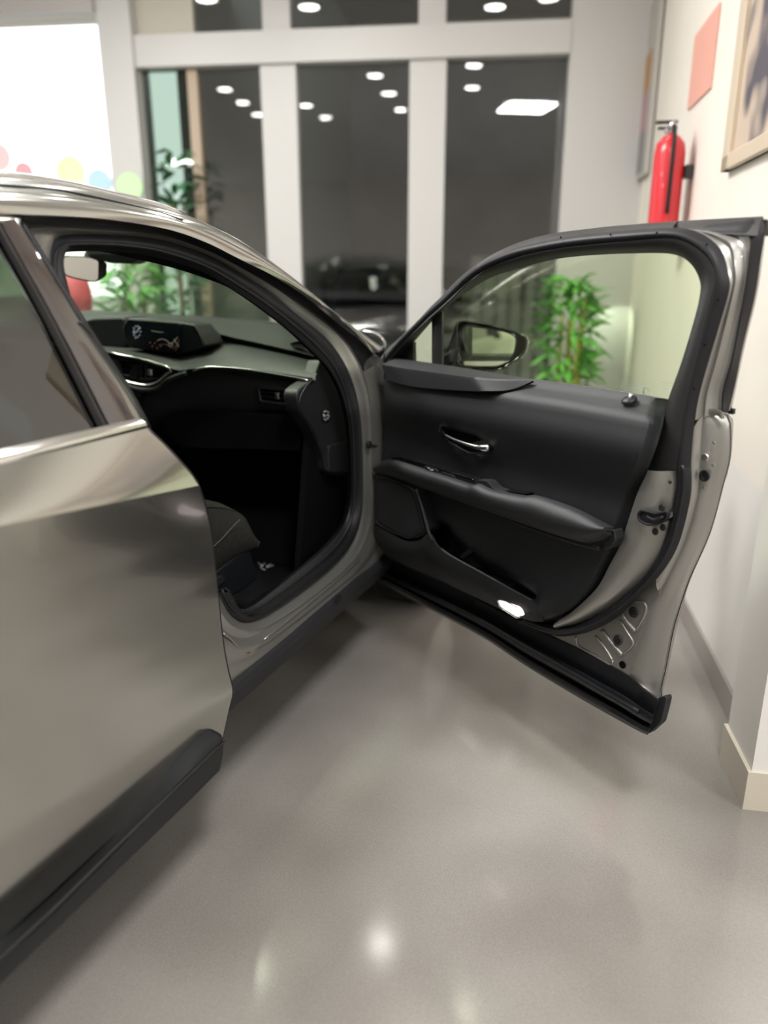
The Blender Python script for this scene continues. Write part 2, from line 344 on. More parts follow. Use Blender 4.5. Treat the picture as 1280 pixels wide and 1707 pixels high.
# ---- things on the right wall
def rwx(px, py, off=0): return (RWp((px, py), off)-RA).dot(RD)
def rwpt(s, z, off=0): return RA+RD*s+RN*off+Z*z
ex = RWp((1112, 300), .10); es = (ex-RA).dot(RD)
fx = empty('fire_extinguisher', rwpt(es, 1.33, .1)); tag(fx, 'red fire extinguisher hanging on the cream wall behind the open car door', 'fire extinguisher')
zt = RWp((1118, 225), .10).z; KX = .76; zb = zt-.56*KX; c = rwpt(es, zb, .10)
lathe('cylinder', [(r_*.80, h_*KX) for r_, h_ in [(0, 0), (.06, 0), (.078, .015), (.08, .04), (.08, .46), (.072, .51), (.045, .545), (.022, .56), (0, .56)]], M['red'], c, fx, 28)
cv = c+Z*(.56*KX-.56)
lathe('valve', [(.0, .555), (.017, .555), (.017, .60), (.012, .61), (0, .61)], M['satin'], cv, fx, 12)
box('lever', cv+Z*.60-RD*.012-RN*.02, RD*.024, RN*.09, Z*.012, M['blackmetal'], fx, .004)
box('carry_handle', cv+Z*.578-RD*.012-RN*.02, RD*.024, RN*.08, Z*.010, M['blackmetal'], fx, .004)
tube('hose', sm([cv+Z*.585, cv+Z*.575-RD*.06, cv+Z*.48-RD*.082, cv+Z*.32-RD*.08, cv+Z*.24-RD*.075], 20), .009, M['rubber'], fx)
box('wall_bracket', c+Z*.25-RD*.04-RN*.095, RD*.08, RN*.03, Z*.05, M['blackmetal'], fx)
disc('gauge', cv+Z*.575+RN*.02, RN, .014, .01, M['label'], fx)
def wallsign(p0, p1, p2, p3, t, name, m, off=.0): return plate(name, [RWp(p, off+t) for p in (p0, p1, p2, p3)], -RN*t, m)
s0, s1 = rwx(1157, 100), rwx(1192, 100); z0, z1 = RWp((1165, 168)).z, RWp((1180, 35)).z
sg = plate('safety_sign', [rwpt(s0, z0, .008), rwpt(s1, z0, .008), rwpt(s1, z1, .008), rwpt(s0, z1, .008)], -RN*.006, mat('faded_red_sign', (.80, .40, .32), .5))
tag(sg, 'faded red upright sign on the wall above the fire extinguisher', 'sign')
s0, s1 = rwx(1063, 150), rwx(1097, 150); z0, z1 = RWp((1070, 300)).z, RWp((1100, 0)).z
ban = empty('wall_banner', rwpt(s0, z0)); tag(ban, 'narrow grey banner with orange and purple print beside the white column', 'banner')
plate('sheet', [rwpt(s0, z0, .03), rwpt(s1, z0, .03), rwpt(s1, z1, .03), rwpt(s0, z1, .03)], -RN*.02, mat('banner_grey', (.45, .43, .39), .6), ban)
za, zb2, zc = RWp((1085, 250)).z, RWp((1088, 150)).z, RWp((1088, 95)).z
sm0 = s0+(s1-s0)*.1; sm1 = s0+(s1-s0)*.85
for (a, b2, colr) in ((zb2, zc, (.42, .23, .10)), (za+.12, zb2, (.40, .25, .28)), (za-.10, za+.12, (.22, .22, .22))):
    plate('print', [rwpt(sm0, a, .034), rwpt(sm1, a, .034), rwpt(sm1, b2, .034), rwpt(sm0, b2, .034)], -RN*.003, mat('print', colr, .6), ban)
s0, s1 = rwx(1232, 150), rwx(1345, 150); z0, z1 = RWp((1210, 290)).z, RWp((1240, -60)).z
pf = empty('framed_picture', rwpt(s1, z0)); tag(pf, 'framed picture with dark smudged artwork at the top right of the wall', 'picture')
fw_ = .05
fr = mat('tan_frame', (.60, .50, .38), .5)
for (a, b2, c2, d2) in ((s0, s1, z0, z0+fw_), (s0, s1, z1-fw_, z1), (s0, s0+(s1-s0)*.12, z0, z1), (s1-(s1-s0)*.12, s1, z0, z1)):
    plate('frame_bar', [rwpt(a, c2, .03), rwpt(b2, c2, .03), rwpt(b2, d2, .03), rwpt(a, d2, .03)], -RN*.028, fr, pf, .004)
pm = bpy.data.materials.new('abstract_art'); pm.use_nodes = True; nt = pm.node_tree
n_ = nt.nodes.new('ShaderNodeTexNoise'); n_.inputs['Scale'].default_value = 5.5; n_.inputs['Detail'].default_value = 1; tc = nt.nodes.new('ShaderNodeTexCoord'); nt.links.new(tc.outputs['Object'], n_.inputs['Vector'])
r_ = nt.nodes.new('ShaderNodeValToRGB'); r_.color_ramp.elements[0].color = (.10, .09, .11, 1); r_.color_ramp.elements[0].position = .4; r_.color_ramp.elements[1].color = (.56, .45, .36, 1); r_.color_ramp.elements[1].position = .58
nt.links.new(n_.outputs['Fac'], r_.inputs[0]); nt.links.new(r_.outputs[0], nt.nodes['Principled BSDF'].inputs['Base Color'])
plate('artwork', [rwpt(s0, z0, .014), rwpt(s1, z0, .014), rwpt(s1, z1, .014), rwpt(s0, z1, .014)], -RN*.01, pm, pf)

# ---- plants
def leafmesh(name, L, wd, m, droop=.25):
    me = bpy.data.meshes.new(name); v = []; f = []; n = 6
    for i in range(n+1):
        t = i/n; h = wd*math.sin(math.pi*min(.999, t*.92+.04))**.8; y = L*t; zz = -droop*L*t*t
        v += [(-h, y, zz), (0, y, zz-.12*h), (h, y, zz)]
    for i in range(n):
        a = i*3; f += [(a, a+1, a+4, a+3), (a+1, a+2, a+5, a+4)]
    me.from_pydata(v, [], f); me.materials.append(m); me.polygons.foreach_set('use_smooth', [True]*len(f)); return me
def put_leaf(me, p, yaw, pit, roll, parent, s=1):
    o = bpy.data.objects.new('leaf', me); COL.objects.link(o); o.parent = parent; o.location = p-ORG[parent]
    o.rotation_euler = (pit, roll, yaw); o.scale = (s, s, s); return o
def pot(o, r, h, parent, m): lathe('pot', [(0, 0), (r*.75, 0), (r*.78, .01), (r, h-.02), (r, h), (r*.92, h), (r*.9, h-.03), (0, h-.03)], m, o, parent, 24)
bp_ = PP((953, 520), SFO-SN*.55, SN); bp0 = V((bp_.x, bp_.y, 0))
bam = empty('potted_bamboo', bp0); tag(bam, 'tall bamboo plant in front of the white column, seen through the open door glass', 'plant')
pot(bp0, .17, .34, bam, M['pot'])
lm = leafmesh('bamboo_leaf', .165, .017, M['leaf']); ztop = bp_.z+.20
for k in range(7):
    a = k*2.4; r = .03+.05*random.random(); b_ = bp0+V((math.cos(a)*r, math.sin(a)*r, .3)); top = b_+V((math.cos(a)*.09*random.random(), math.sin(a)*.09*random.random(), ztop-.42-random.random()*.22))
    pts = sm([b_, b_.lerp(top, .5)+V((random.uniform(-.02, .02), random.uniform(-.02, .02), 0)), top], 14)
    tube('culm', pts, .011, M['culm'], bam, 8, rfun=lambda t: .013*(1-.5*t)*(1.12 if int(t*40) % 4 == 0 else 1))
for k in range(290):
    t = random.random(); z = .62+(ztop-.62)*(t**.8); spread = .03+.085*math.sin(math.pi*min(1, max(0, (z-.5)/(ztop-.45))))**.6
    a = random.random()*6.283; rr = spread*math.sqrt(random.random()); p = bp0+V((math.cos(a)*rr, math.sin(a)*rr, z))
    put_leaf(lm, p, a-math.pi/2+random.uniform(-.7, .7), random.uniform(-.5, .9), random.uniform(-.6, .6), bam, random.uniform(.6, 1.1))
def bush(name, base, h, rad, n, label, m, L=.22, wd=.016, culms=5):
    t = empty(name, base); tag(t, label, 'plant'); pot(base, rad*.55, .3, t, M['pot']); lm2 = leafmesh(name+'_leaf', L, wd, m, .35)
    for k in range(culms):
        a = k*2.4; b_ = base+V((math.cos(a)*.03, math.sin(a)*.03, .26)); tp = base+V((math.cos(a)*rad*.35, math.sin(a)*rad*.35, h*.85))
        tube('stem', sm([b_, b_.lerp(tp, .5), tp], 10), .008, M['stem'], t, 6)
    for k in range(n):
        z = h*(.38+.62*random.random()**.8); a = random.random()*6.283; rr = rad*.75*math.sqrt(random.random())*(1.1-.45*(z/h)**3); p = base+V((math.cos(a)*rr, math.sin(a)*rr, z))
        put_leaf(lm2, p, a-math.pi/2+random.uniform(-.5, .5), random.uniform(-.2, 1.0), random.uniform(-.4, .4), t, random.uniform(.6, 1.1))
q = PP((220, 480), SFO-SN*.75, SN); bush('potted_palm', V((q.x, q.y, 0)), q.z+.16, .21, 290, 'bushy green potted palm seen through the windscreen beside the mirror', M['leaf2'], .17, .020)
q = PP((292, 310), SFO-SN*.15, SN); q2 = PP((305, 470), SFO-SN*.25, SN); bush('broadleaf_plant', V((q2.x, q2.y, 0)), q.z+.2, .15, 150, 'dark green broad-leaved plant against the pale glass side panel', mat('dark_leaf', (.05, .17, .07), .5, noise=.3, nscale=9), .12, .03, 3)
# spotlight clamped to the column edge beside the bamboo
q = PP((988, 505), SFO-SN*.30, SN)
sp = empty('spotlight', q); tag(sp, 'small spotlight among the bamboo leaves lighting the cream wall', 'spotlight')
tgt = SF((1050, 605)); dr = (tgt-q).normalized()
lathe('housing', [(0, -.06), (.02, -.06), (.03, -.04), (.034, .02), (.034, .03), (.028, .03), (.026, .01), (0, .0)], M['blackmetal'], q, sp, 16, dr)
tube('stake', [q-Z*.02, V((q.x, q.y, .02))], .007, M['blackmetal'], sp)
ld = bpy.data.lights.new('spot_beam', 'SPOT'); ld.energy = 2.6; ld.spot_size = math.radians(88); ld.spot_blend = .25; ld.shadow_soft_size = .02; ld.color = (.93, 1, .90)
lo = bpy.data.objects.new('spot_beam', ld); COL.objects.link(lo); lo.parent = sp; lo.location = dr*.035; lo.rotation_euler = (-dr).to_track_quat('Z', 'Y').to_euler()
# red and grey shape beyond the windscreen, and pale stickers on the bright window
q = PP((116, 484), SFO-SN*1.75, SN); rb = V((q.x, q.y, 0))
rd = empty('display_stand', rb); tag(rd, 'red rounded stand with grey base seen under the mirror through the windscreen', 'display stand')
lathe('red_body', [(0, q.z+.10), (.05, q.z+.10), (.085, q.z+.06), (.10, q.z-.02), (.09, q.z-.10), (0, q.z-.10)], mat('dull_red', (.40, .06, .08), .5), rb, rd, 24)
lathe('grey_base', [(0, 0), (.2, 0), (.2, .03), (.10, .06), (.085, .4), (.10, q.z-.14), (.10, q.z-.10), (0, q.z-.10)], mat('grey_stand', (.30, .31, .32), .5), rb, rd, 24)
for (px, py, r, colr, nm) in ((-2, 262, .09, (.95, .66, .68), 'pink'), (40, 288, .07, (.95, .42, .46), 'red'), (118, 288, .11, (.97, .90, .55), 'yellow'), (166, 305, .09, (.50, .72, .95), 'blue'), (216, 312, .09, (.55, .82, .45), 'green')):
    q = SF((px, py), -.14 if nm == 'green' else -.01)
    o = disc('window_sticker', q, -SN, r, .003, mat('sticker_'+nm, colr, .6)); tag(o, 'round pale %s sticker low on the bright left shop window' % nm if nm != 'green' else 'round pale green sticker on the white column beside the bright window', 'sticker')

# ================================================================= THE CAR
CX = -1.84                                      # centre line of the car
car = empty('car', (CX, 1.9, 0)); tag(car, 'silver-grey crossover car with its front passenger door swung open', 'car')
XO = V((1, 0, 0))

# ---- body side: roof edge, A-pillar, door opening, sill (strips lofted between traced lines of the body)
NA = 60
R0 = sm([(-160, 292), (0, 296), (100, 308), (200, 330), (260, 346), (305, 363), (340, 378), (400, 408), (470, 457), (520, 497), (560, 530), (600, 560), (634, 584)], NA)
R0b = sm([(-160, 322), (0, 322), (100, 328), (180, 342), (260, 360), (305, 372), (340, 386), (400, 415), (470, 463), (520, 502), (560, 535), (600, 565), (632, 587)], NA)
R1 = sm([(-160, 355), (0, 357), (125, 362), (200, 369), (281, 383), (344, 405), (400, 433), (450, 457), (500, 488), (550, 523), (600, 567), (622, 590)], NA)
R2 = sm([(-160, 376), (31, 381), (187, 386), (266, 393), (312, 405), (359, 424), (400, 446), (450, 474), (500, 508), (540, 534), (568, 560), (592, 592), (606, 618)], NA)
def S(c, off): return [PS(p, off) for p in c]
def SX(c, off): L = S(c, off); return [L[0]+V((0, -1.5, -.07)), L[0]+V((0, -.8, -.02)), L[0]+V((0, -.4, -.004))]+L
roofside = empty('roof_side', PS((300, 390), 0), car)
strip('roof_edge', SX(R0, -.03), SX(R0b, .0), M['paint'], roofside, .012, V((.6, 0, .8)))
strip('cant_rail', SX(R0b, .0), SX(R1, .005), M['paint'], roofside, .012, V((.8, 0, .6)))
strip('door_gap', SX(R1, -.005), SX(R2, -.045), M['rubber'], roofside, -.012, XO)
tube('roof_rail', [p+V((.005, 0, .004)) for p in SX(sm([(-160, 296), (0, 299), (100, 311), (200, 333), (260, 348), (303, 364)], 30), -.015)], .011, M['satin'], roofside, 10)
tube('rail_gap', S([a.lerp(b, .5) for a, b in zip(R0[:33], R0b[:33])], .006), .0028, M['rubber'], roofside, 6)
# opening frame: bead, jamb band and rubber seal all the way round
NB = 130
ap_out = [(60, 560), (42, 470), (31, 400), (40, 385), (80, 381), (187, 386), (266, 393), (312, 405), (359, 424), (400, 446), (450, 474), (500, 508), (540, 534), (568, 560), (588, 588), (604, 622), (618, 680), (620, 780), (622, 850), (612, 900), (585, 945), (520, 998), (460, 1040), (415, 1062), (385, 1060), (355, 1035), (330, 980)]
ap_mid = [(112, 560), (96, 490), (85, 440), (87, 410), (100, 394), (156, 391), (250, 397), (312, 414), (355, 432), (400, 458), (450, 490), (500, 530), (540, 562), (565, 593), (580, 625), (591, 665), (597, 720), (599, 800), (597, 860), (585, 905), (556, 942), (500, 987), (445, 1023), (415, 1036), (398, 1036), (380, 1022), (362, 990)]
ap_in = [(120, 560), (104, 495), (94, 450), (97, 428), (110, 418), (156, 416), (219, 420), (281, 433), (344, 455), (400, 489), (450, 524), (490, 556), (523, 588), (548, 614), (566, 646), (578, 685), (584, 730), (586, 800), (583, 845), (570, 880), (538, 918), (485, 962), (435, 1002), (412, 1016), (400, 1017), (388, 1006), (374, 980)]
AO, AM, AI = sm(ap_out, NB), sm(ap_mid, NB), sm(ap_in, NB)
jam = empty('door_opening', PS((600, 900), -.05), car)
strip('jamb_flange', S(AO, -.045), S(AM, -.065), M['jamb'], jam, .010, XO, 9, shape=lambda t: math.sin(math.pi*t)*.8+(.5 if .3 < t < .5 else 0))
o = strip('door_seal', S(AM, -.062), S(AI, -.085), M['rubber'], jam, .022, XO, 9)
tube('seal_lip', S([a.lerp(b, .62) for a, b in zip(AM, AI)], -.052), .005, M['plastic'], jam, 6)
# inner garnish behind the seal, so that the opening has depth
gi = [PS(p, -.085) for p in AI]; gj = [p+V((-.016-.10*max(0, min(1, (p.z-1.27)/.07)), 0, 0))+(V((p.x, 1.72, .9))-p)*(-.02) for p in gi]
strip('inner_garnish', gi, gj, M['carpet'], jam, 0, XO, 3)
# hinge pillar face and sill in body colour
hp_in = sm([(604, 622), (610, 650), (614, 700), (616, 780), (616, 850), (606, 900), (580, 942), (520, 992), (460, 1036), (415, 1060), (385, 1058), (360, 1036)], 50)
hp_out = sm([(640, 590), (650, 650), (652, 700), (652, 780), (650, 860), (645, 910), (624, 944), (560, 998), (490, 1056), (430, 1106), (389, 1141), (374, 1150)], 50)
strip('hinge_pillar', S(hp_in, -.047), S(hp_out, -.03), M['jamb'], jam, .014, XO, 9, shape=lambda t: math.sin(math.pi*t)-.9*math.exp(-((t-.55)/.12)**2))
strip('pillar_to_cowl', S(sm([(568, 560), (588, 588), (604, 622), (618, 680)], 14), -.05), S(sm([(622, 590), (634, 600), (645, 630), (655, 690)], 14), -.02), M['jamb'], jam, -.02, XO)
tube('sill_bead', S(sm([(600, 930), (560, 968), (500, 1018), (440, 1066)], 20), -.030), .0022, M['jamb'], jam, 6)
tube('sill_swage', S(sm([(372, 1056), (385, 1066), (400, 1082), (416, 1088)], 14), -.030), .003, M['jamb'], jam, 6)
# rocker moulding under the sill
RT = [PX(p, -.955) for p in [(389, 1143), (560, 999), (640, 932)]]; zr = sum(p.z for p in RT)/3
y0, y1 = .60, 2.48
rp = [(-1.02, zr+.03), (-.968, zr+.005), (-.952, zr), (-.945, zr-.012), (-.955, zr-.052), (-.972, zr-.062), (-1.10, zr-.062)]
rows = [[V((x, y, z)) for x, z in rp] for y in [y0+(y1-y0)*i/10 for i in range(11)]]
rk = grid('rocker_moulding', rows, M['clad'], car, .006, smooth=False)
box('jack_notch', PX((563, 996), -.944)-V((0, .02, .008)), (0, .035, 0), (0, 0, .016), (.004, 0, 0), M['plastic'], rk, .002)
# underbody and cabin tub
mk('underbody', [V((x, y, z)) for z in (.25, .32) for x, y in ((-2.60, -1.0), (-1.10, -1.0), (-1.10, 3.6), (-2.60, 3.6))], [(0, 1, 2, 3), (7, 6, 5, 4), (0, 4, 5, 1), (1, 5, 6, 2), (2, 6, 7, 3), (3, 7, 4, 0)], M['cavity'], car)
cab = empty('cabin', (CX, 1.8, .3), car)
fy = 2.52
plate('floor_carpet', [V((-2.66, -.9, .325)), V((-1.02, -.9, .325)), V((-1.02, fy, .325)), V((-2.66, fy, .325))], (0, 0, -.02), M['carpet'], cab)
plate('toe_board', [V((-2.66, fy-.32, .33)), V((-1.06, fy-.32, .33)), V((-1.06, fy, .80)), V((-2.66, fy, .80))], (0, .03, -.02), M['carpet'], cab)
plate('firewall', [V((-2.66, fy, .3)), V((-1.06, fy, .3)), V((-1.06, fy, 1.05)), V((-2.66, fy, 1.05))], (0, .03, 0), M['cavity'], cab)
box('tunnel_console', V((CX-.14, -.2, .32)), (.30, 0, 0), (0, 2.35, 0), (0, 0, .36), M['plastic'], cab, .03)
plate('kick_panel', [V((-1.125, 1.98, .33)), V((-1.125, fy, .33)), V((-1.125, fy, .98)), V((-1.125, 2.12, .98))], (-.02, 0, 0), M['cavity'], cab)
mt = plate('floor_mat', [V((p.x, p.y, .338)) for p in rnd([(-1.72, 1.42), (-1.14, 1.42), (-1.14, 2.14), (-1.72, 2.14)], .06)], (0, 0, -.012), M['carpet'], cab)
for a, b in (((392, 938), (400, 944)), ((396, 946), (404, 938)), ((406, 944), (414, 940)), ((406, 946), (418, 942)), ((398, 948), (404, 950))):
    tube('mat_emblem', [PZ((p[0]+38, p[1]), .341) for p in (a, b)], .0014, M['label'], mt, 5)
plate('sill_plate', [PS(p, -.10) for p in [(400, 1016), (540, 916), (556, 925), (415, 1030)]], (-.0, 0, -.02), M['plastic'], cab)
# left-hand side, roof skin, headliner and windscreen of the car
def mirx(p): return V((2*CX-p.x, p.y, p.z))
Rr = S(R0, -.03); roofrows = []
for i in range(0, NA, 3):
    p = Rr[i]; l = mirx(p); roofrows.append([p.lerp(l, k/12)+V((0, 0, .055*(1-(2*k/12-1)**2))) for k in range(13)])
kroof = [i for i in range(0, NA, 3) if Rr[i].y < 1.78]
rr = roofrows[:len(kroof)]
ext = [[V((p.x+(CX-p.x)*.06, p.y-1.6, p.z-.06)) for p in rr[0]]]
grid('roof_skin', ext+rr, M['paint'], car, .004)
grid('headliner', [[p+V((0, 0, -.045)) for p in r] for r in ext+rr], M['trim'], car, .004)
hy = rr[-1][6].y; hz = rr[-1][6].z
ws = []
for i in range(len(kroof)-1, len(roofrows)): 
    p = Rr[i*3]; l = mirx(p); bow = .30*(i-len(kroof)+1)/(len(roofrows)-len(kroof))
    ws.append([p.lerp(l, k/12)+V((0, bow*(1-(2*k/12-1)**2), .055*(1-(2*k/12-1)**2)*(1-(i-len(kroof)+1)/(len(roofrows)-len(kroof))))) for k in range(13)])
grid('windscreen', ws, M['cglass'], car, .004)
L_ = [mirx(p) for p in S(R0, -.03)]; L1 = [mirx(p) for p in S(R2, -.03)]
strip('pillar_trim', [mirx(p) for p in Rr[int(NA*.62):]], [mirx(p)+V((.10, 0, -.06)) for p in Rr[int(NA*.62):]], M['trim'], cab, 0, XO, 3)
strip('far_cant_rail', L_, [p+V((-.05, 0, -.07)) for p in L_], M['paint'], car, 0, XO, 3)
mk('far_side', [V((2*CX+.93, y, z)) for y in (-1.0, 2.6) for z in (.25, 1.0)], [(0, 1, 3, 2)], M['paint'], car, solid=.05)
mk('far_window', [V((2*CX+.95, -1.0, 1.0)), V((2*CX+.95, 2.4, 1.0)), V((2*CX+1.16, 1.6, 1.42)), V((2*CX+1.16, -1.0, 1.42))], [(0, 1, 2, 3)], M['pglass'], car, solid=.004)
mk('tail_panel', [V((-2.7, -1.0, .25)), V((-1.0, -1.0, .25)), V((-1.0, -1.0, 1.0)), V((-1.2, -.9, 1.42)), V((-2.5, -.9, 1.42)), V((-2.7, -1.0, 1.0))], [tuple(range(6))], M['cavity'], car, solid=.02)
# header trim over the windscreen with the sensor pod
hd = [[V((x, hy+dy, hz+dz+.0)) for x in [(-1.28-1.12*k/14) for k in range(15)]] for dy, dz in ((-.30, -.045), (-.05, -.075), (.05, -.085), (.08, -.06))]
grid('sun_visor_header', hd, M['trim'], cab, .02)
# bonnet, wing, cowl
def hood_row(y, zc, xe, ze): return [V((CX+(xe)*t, y+.06*(1-t*t), zc+(ze-zc)*t*t)) for t in [k/8-1 for k in range(17)]]
hr = [hood_row(2.66, 1.035, .86, .985), hood_row(3.0, 1.02, .86, .975), hood_row(3.4, .97, .84, .93), hood_row(3.7, .90, .80, .86), hood_row(3.82, .80, .76, .78), hood_row(3.86, .60, .74, .60), hood_row(3.84, .30, .72, .30)]
grid('bonnet', hr, M['paint'], car, .004)
wing = [[V((CX+sx, y, z)) for y, sx in ((2.45, .90), (2.6, .905), (2.9, .91), (3.2, .905), (3.5, .87), (3.75, .78))] for z in (.74, .88, .96)]
wing[2] = [V((p.x-.045, p.y, p.z+.02)) for p in wing[2]]; wing[0] = [V((p.x+.012, p.y, p.z)) for p in wing[0]]
grid('front_wing', wing, M['paint'], car, .004)
grid('cowl', [[V((CX+.84*t, 2.66-.10*t*t, 1.02-.02*t*t)) for t in [k/6-1 for k in range(13)]], [V((CX+.84*t, 2.50-.10*t*t, 1.06-.02*t*t)) for t in [k/6-1 for k in range(13)]]], M['plastic'], car, .004)
tube('wiper_arm', [PY(p, 2.72) for p in sm([(604, 549), (618, 547), (634, 550), (648, 553)], 10)], .005, M['plastic'], car, 6)
tube('cowl_edge', [PY(p, 2.55) for p in sm([(603, 552), (625, 556), (638, 566), (641, 576), (633, 587)], 12)], .005, M['paint'], car, 8)
def wheel(y):
    c = V((-1.15, y, .335)); t = empty('wheel', c, car)
    lathe('tyre', [(.24, 0), (.31, .0), (.335, .03), (.335, .19), (.31, .22), (.24, .22)], M['tread'], c, t, 36, XO)
    lathe('rim', [(.24, .02), (.245, .20), (.22, .20), (.20, .12), (.05, .16), (0, .17)], M['satin'], c, t, 36, XO)
wheel(2.86); wheel(.15)
def arch(y, r, x):
    rows = [[V((x+dx, y+math.cos(a)*(r+dr), .335+math.sin(a)*(r+dr))) for a in [math.radians(-6+192*k/28) for k in range(29)]] for dr, dx in ((-.005, -.10), (-.005, 0), (.01, .008), (.05, .006), (.055, -.02))]
    grid('wheel_arch', rows, M['clad'], car, .004)
arch(2.86, .37, -.93); arch(.15, .38, -.905)

# ---- dashboard (rows of points across the car, traced from pad, shelf and face lines)
def DR(pts, y, n=44, dz=0.0, xl=-2.60, y2=None):
    P = [PY(p, y) for p in sm(pts, n-3)]; P = P[:]; 
    l = P[0]; ex = [V((xl+(l.x-xl)*k/3, y, l.z)) for k in range(3)] if l.x > xl else []
    out = ex+P
    return [q+V((0, 0, dz)) for q in out]
def same(rows):
    m_ = min(len(r) for r in rows); return [[r[round(i*(len(r)-1)/(m_-1))] for i in range(m_)] for r in rows]
d_top = DR([(120, 522), (160, 518), (308, 526), (400, 533), (472, 541), (520, 570)], 2.50)
d_back = [q+V((0, .16, -.07)) for q in d_top]
d_mid = DR([(120, 530), (180, 534), (320, 541), (400, 550), (480, 562), (530, 588)], 2.38)
d_pad = DR([(120, 548), (200, 553), (343, 555), (394, 564), (472, 581), (519, 593), (536, 600)], 2.24)
d_rec = DR([(120, 566), (200, 570), (350, 566), (394, 572), (472, 588), (519, 600), (538, 606)], 2.27)
d_sh0 = DR([(120, 574), (200, 578), (300, 582), (379, 575), (430, 582), (490, 595), (540, 608)], 2.24)
d_sh1 = DR([(120, 572), (183, 584), (250, 598), (297, 612), (324, 609), (355, 606), (420, 612), (480, 620), (526, 627)], 2.06)
d_lip = DR([(120, 576), (183, 588), (250, 602), (297, 617), (324, 615), (355, 612), (420, 618), (480, 627), (526, 634)], 2.05)
d_f0 = DR([(120, 582), (183, 596), (250, 614), (297, 626), (330, 622), (360, 620), (420, 625), (480, 634), (520, 641)], 2.08)
d_f1 = DR([(120, 660), (200, 664), (240, 662), (275, 650), (330, 640), (400, 638), (470, 643), (515, 650)], 2.07)
d_f2 = DR([(120, 690), (200, 690), (258, 684), (300, 680), (400, 678), (470, 684), (505, 690)], 2.10)
d_f3 = DR([(120, 740), (220, 740), (300, 740), (400, 745), (500, 752), (530, 760)], 2.22)
rows = same([d_back, d_top, d_mid, d_pad, d_rec, d_sh0, d_sh1, d_lip, d_f0, d_f1, d_f2, d_f3])
for r in rows:
    for i, q in enumerate(r): pass
dash = grid('dashboard', rows, M['dash'], car, .004)
for md in dash.modifiers: pass
tube('silver_trim', [PY(p, 2.045) for p in sm([(322, 618), (340, 613), (362, 612), (400, 615), (430, 619), (500, 631), (514, 635)], 30)], .0045, M['satin'], dash, 8)
tube('trim_line', [PY(p, 2.045) for p in sm([(297, 619), (322, 615), (360, 610), (420, 616), (520, 631)], 30)], .003, M['plastic'], dash, 8)
plate('glove_box_lid', [PY(p, 2.085) for p in rnd([(262, 700), (300, 686), (480, 690), (496, 706), (500, 752), (300, 748)], 12)], (0, .03, 0), M['cavity'], dash, .006)
# end cap, side of the dash next to the door opening
ec = [(536, 600), (548, 606), (566, 646), (578, 690), (582, 740), (580, 788), (548, 789), (540, 760), (520, 715), (503, 690), (498, 676), (497, 652), (520, 634), (526, 626)]
plate('dash_end_cap', [PX(p, -1.095+.0) for p in sm(ec+[ec[0]], 50)[:-1]], (-.05, 0, 0), M['trim'], dash, .008)
plate('lower_corner_trim', [PX(p, -1.088) for p in rnd([(548, 742), (580, 736), (579, 788), (549, 789)], 6)], (-.03, 0, 0), M['trim'], dash, .006)
tube('end_cap_seam', [PX(p, -1.088) for p in sm([(526, 627), (508, 648), (499, 668), (503, 688), (520, 712), (530, 735)], 24)], .0022, M['plastic'], dash, 6)
# airbag cut-off switch
ab = plate('airbag_switch', [PX(p, -1.090) for p in rnd([(537, 683), (550, 684), (551, 698), (546, 706), (538, 703)], 3)], (-.01, 0, 0), M['piano'], dash, .001)
for a, b in (((540, 687), (543, 685)), ((545, 686), (548, 688)), ((540, 692), (543, 695)), ((545, 692), (548, 691)), ((541, 699), (544, 701)), ((545, 697), (547, 699)), ((539, 690), (540, 696)), ((548, 693), (548, 696))):
    tube('switch_print', [PX(p, -1.0885) for p in (a, b)], .0014, M['label'], ab, 5)
# right-hand air vent
def vent(poly, y, name, nsl, depth=.04, par=dash, knob=None, skew=0):
    P = [PY(p, y) for p in poly]; t = plate(name, [PY(p, y+.006) for p in rnd(poly, 4)], (0, .02, 0), M['cavity'], par)
    tube('vent_frame', [PY(p, y) for p in rnd(poly, 5)], .0045, M['plastic'], t, 8, closed=True)
    for k in range(nsl):
        f = (k+1)/(nsl+1); a = P[0].lerp(P[3], f); b = P[1].lerp(P[2], f)
        plate('slat', [a+V((0, -.002, .004)), b+V((0, -.002, .004)), b+V((0, .012, -.001)), a+V((0, .012, -.001))], (0, 0, -.002), M['plastic'], t)
    if knob: 
        k_ = PY(knob, y-.006); box('vent_knob', k_-V((.008, 0, .011)), (.016, 0, 0), (0, .008, 0), (0, 0, .022), M['satin'], t, .003)
    return t
vent([(431, 646), (497, 652), (499, 677), (434, 669)], 2.065, 'side_vent', 2, knob=(461, 660))
vent([(196, 598), (243, 606), (243, 632), (204, 625)], 2.06, 'centre_vent', 2, knob=None)
vent([(236, 604), (282, 617), (268, 631), (234, 633)], 2.06, 'centre_vent', 2, knob=(249, 621))
plate('hazard_switch', [PY(p, 2.052) for p in rnd([(222, 606), (238, 610), (228, 632), (213, 627)], 3)], (0, .02, 0), M['plastic'], dash, .003)
tube('vent_bezel', [PY(p, 2.05) for p in sm([(185, 588), (200, 592), (240, 600), (284, 615), (276, 626), (262, 638), (240, 642), (205, 635)], 30)], .005, M['satin'], dash, 8)
tube('vent_bezel', [PY(p, 2.045) for p in sm([(200, 640), (236, 650), (262, 648), (282, 633), (312, 622)], 24)], .009, M['trim'], dash, 8)
for pl in ([(200, 648), (235, 656), (233, 664), (200, 660)], [(205, 668), (232, 668), (232, 676), (208, 677)]): plate('control_key', [PY(p, 2.05) for p in rnd(pl, 2)], (0, .02, 0), M['plastic'], dash, .002)
tv = plate('demister_vent', [PY(p, 2.26)+V((0, 0, .004)) for p in rnd([(484, 575), (496, 571), (519, 577), (525, 582), (520, 586), (488, 580)], 3)], (0, .03, -.004), M['cavity'], dash)
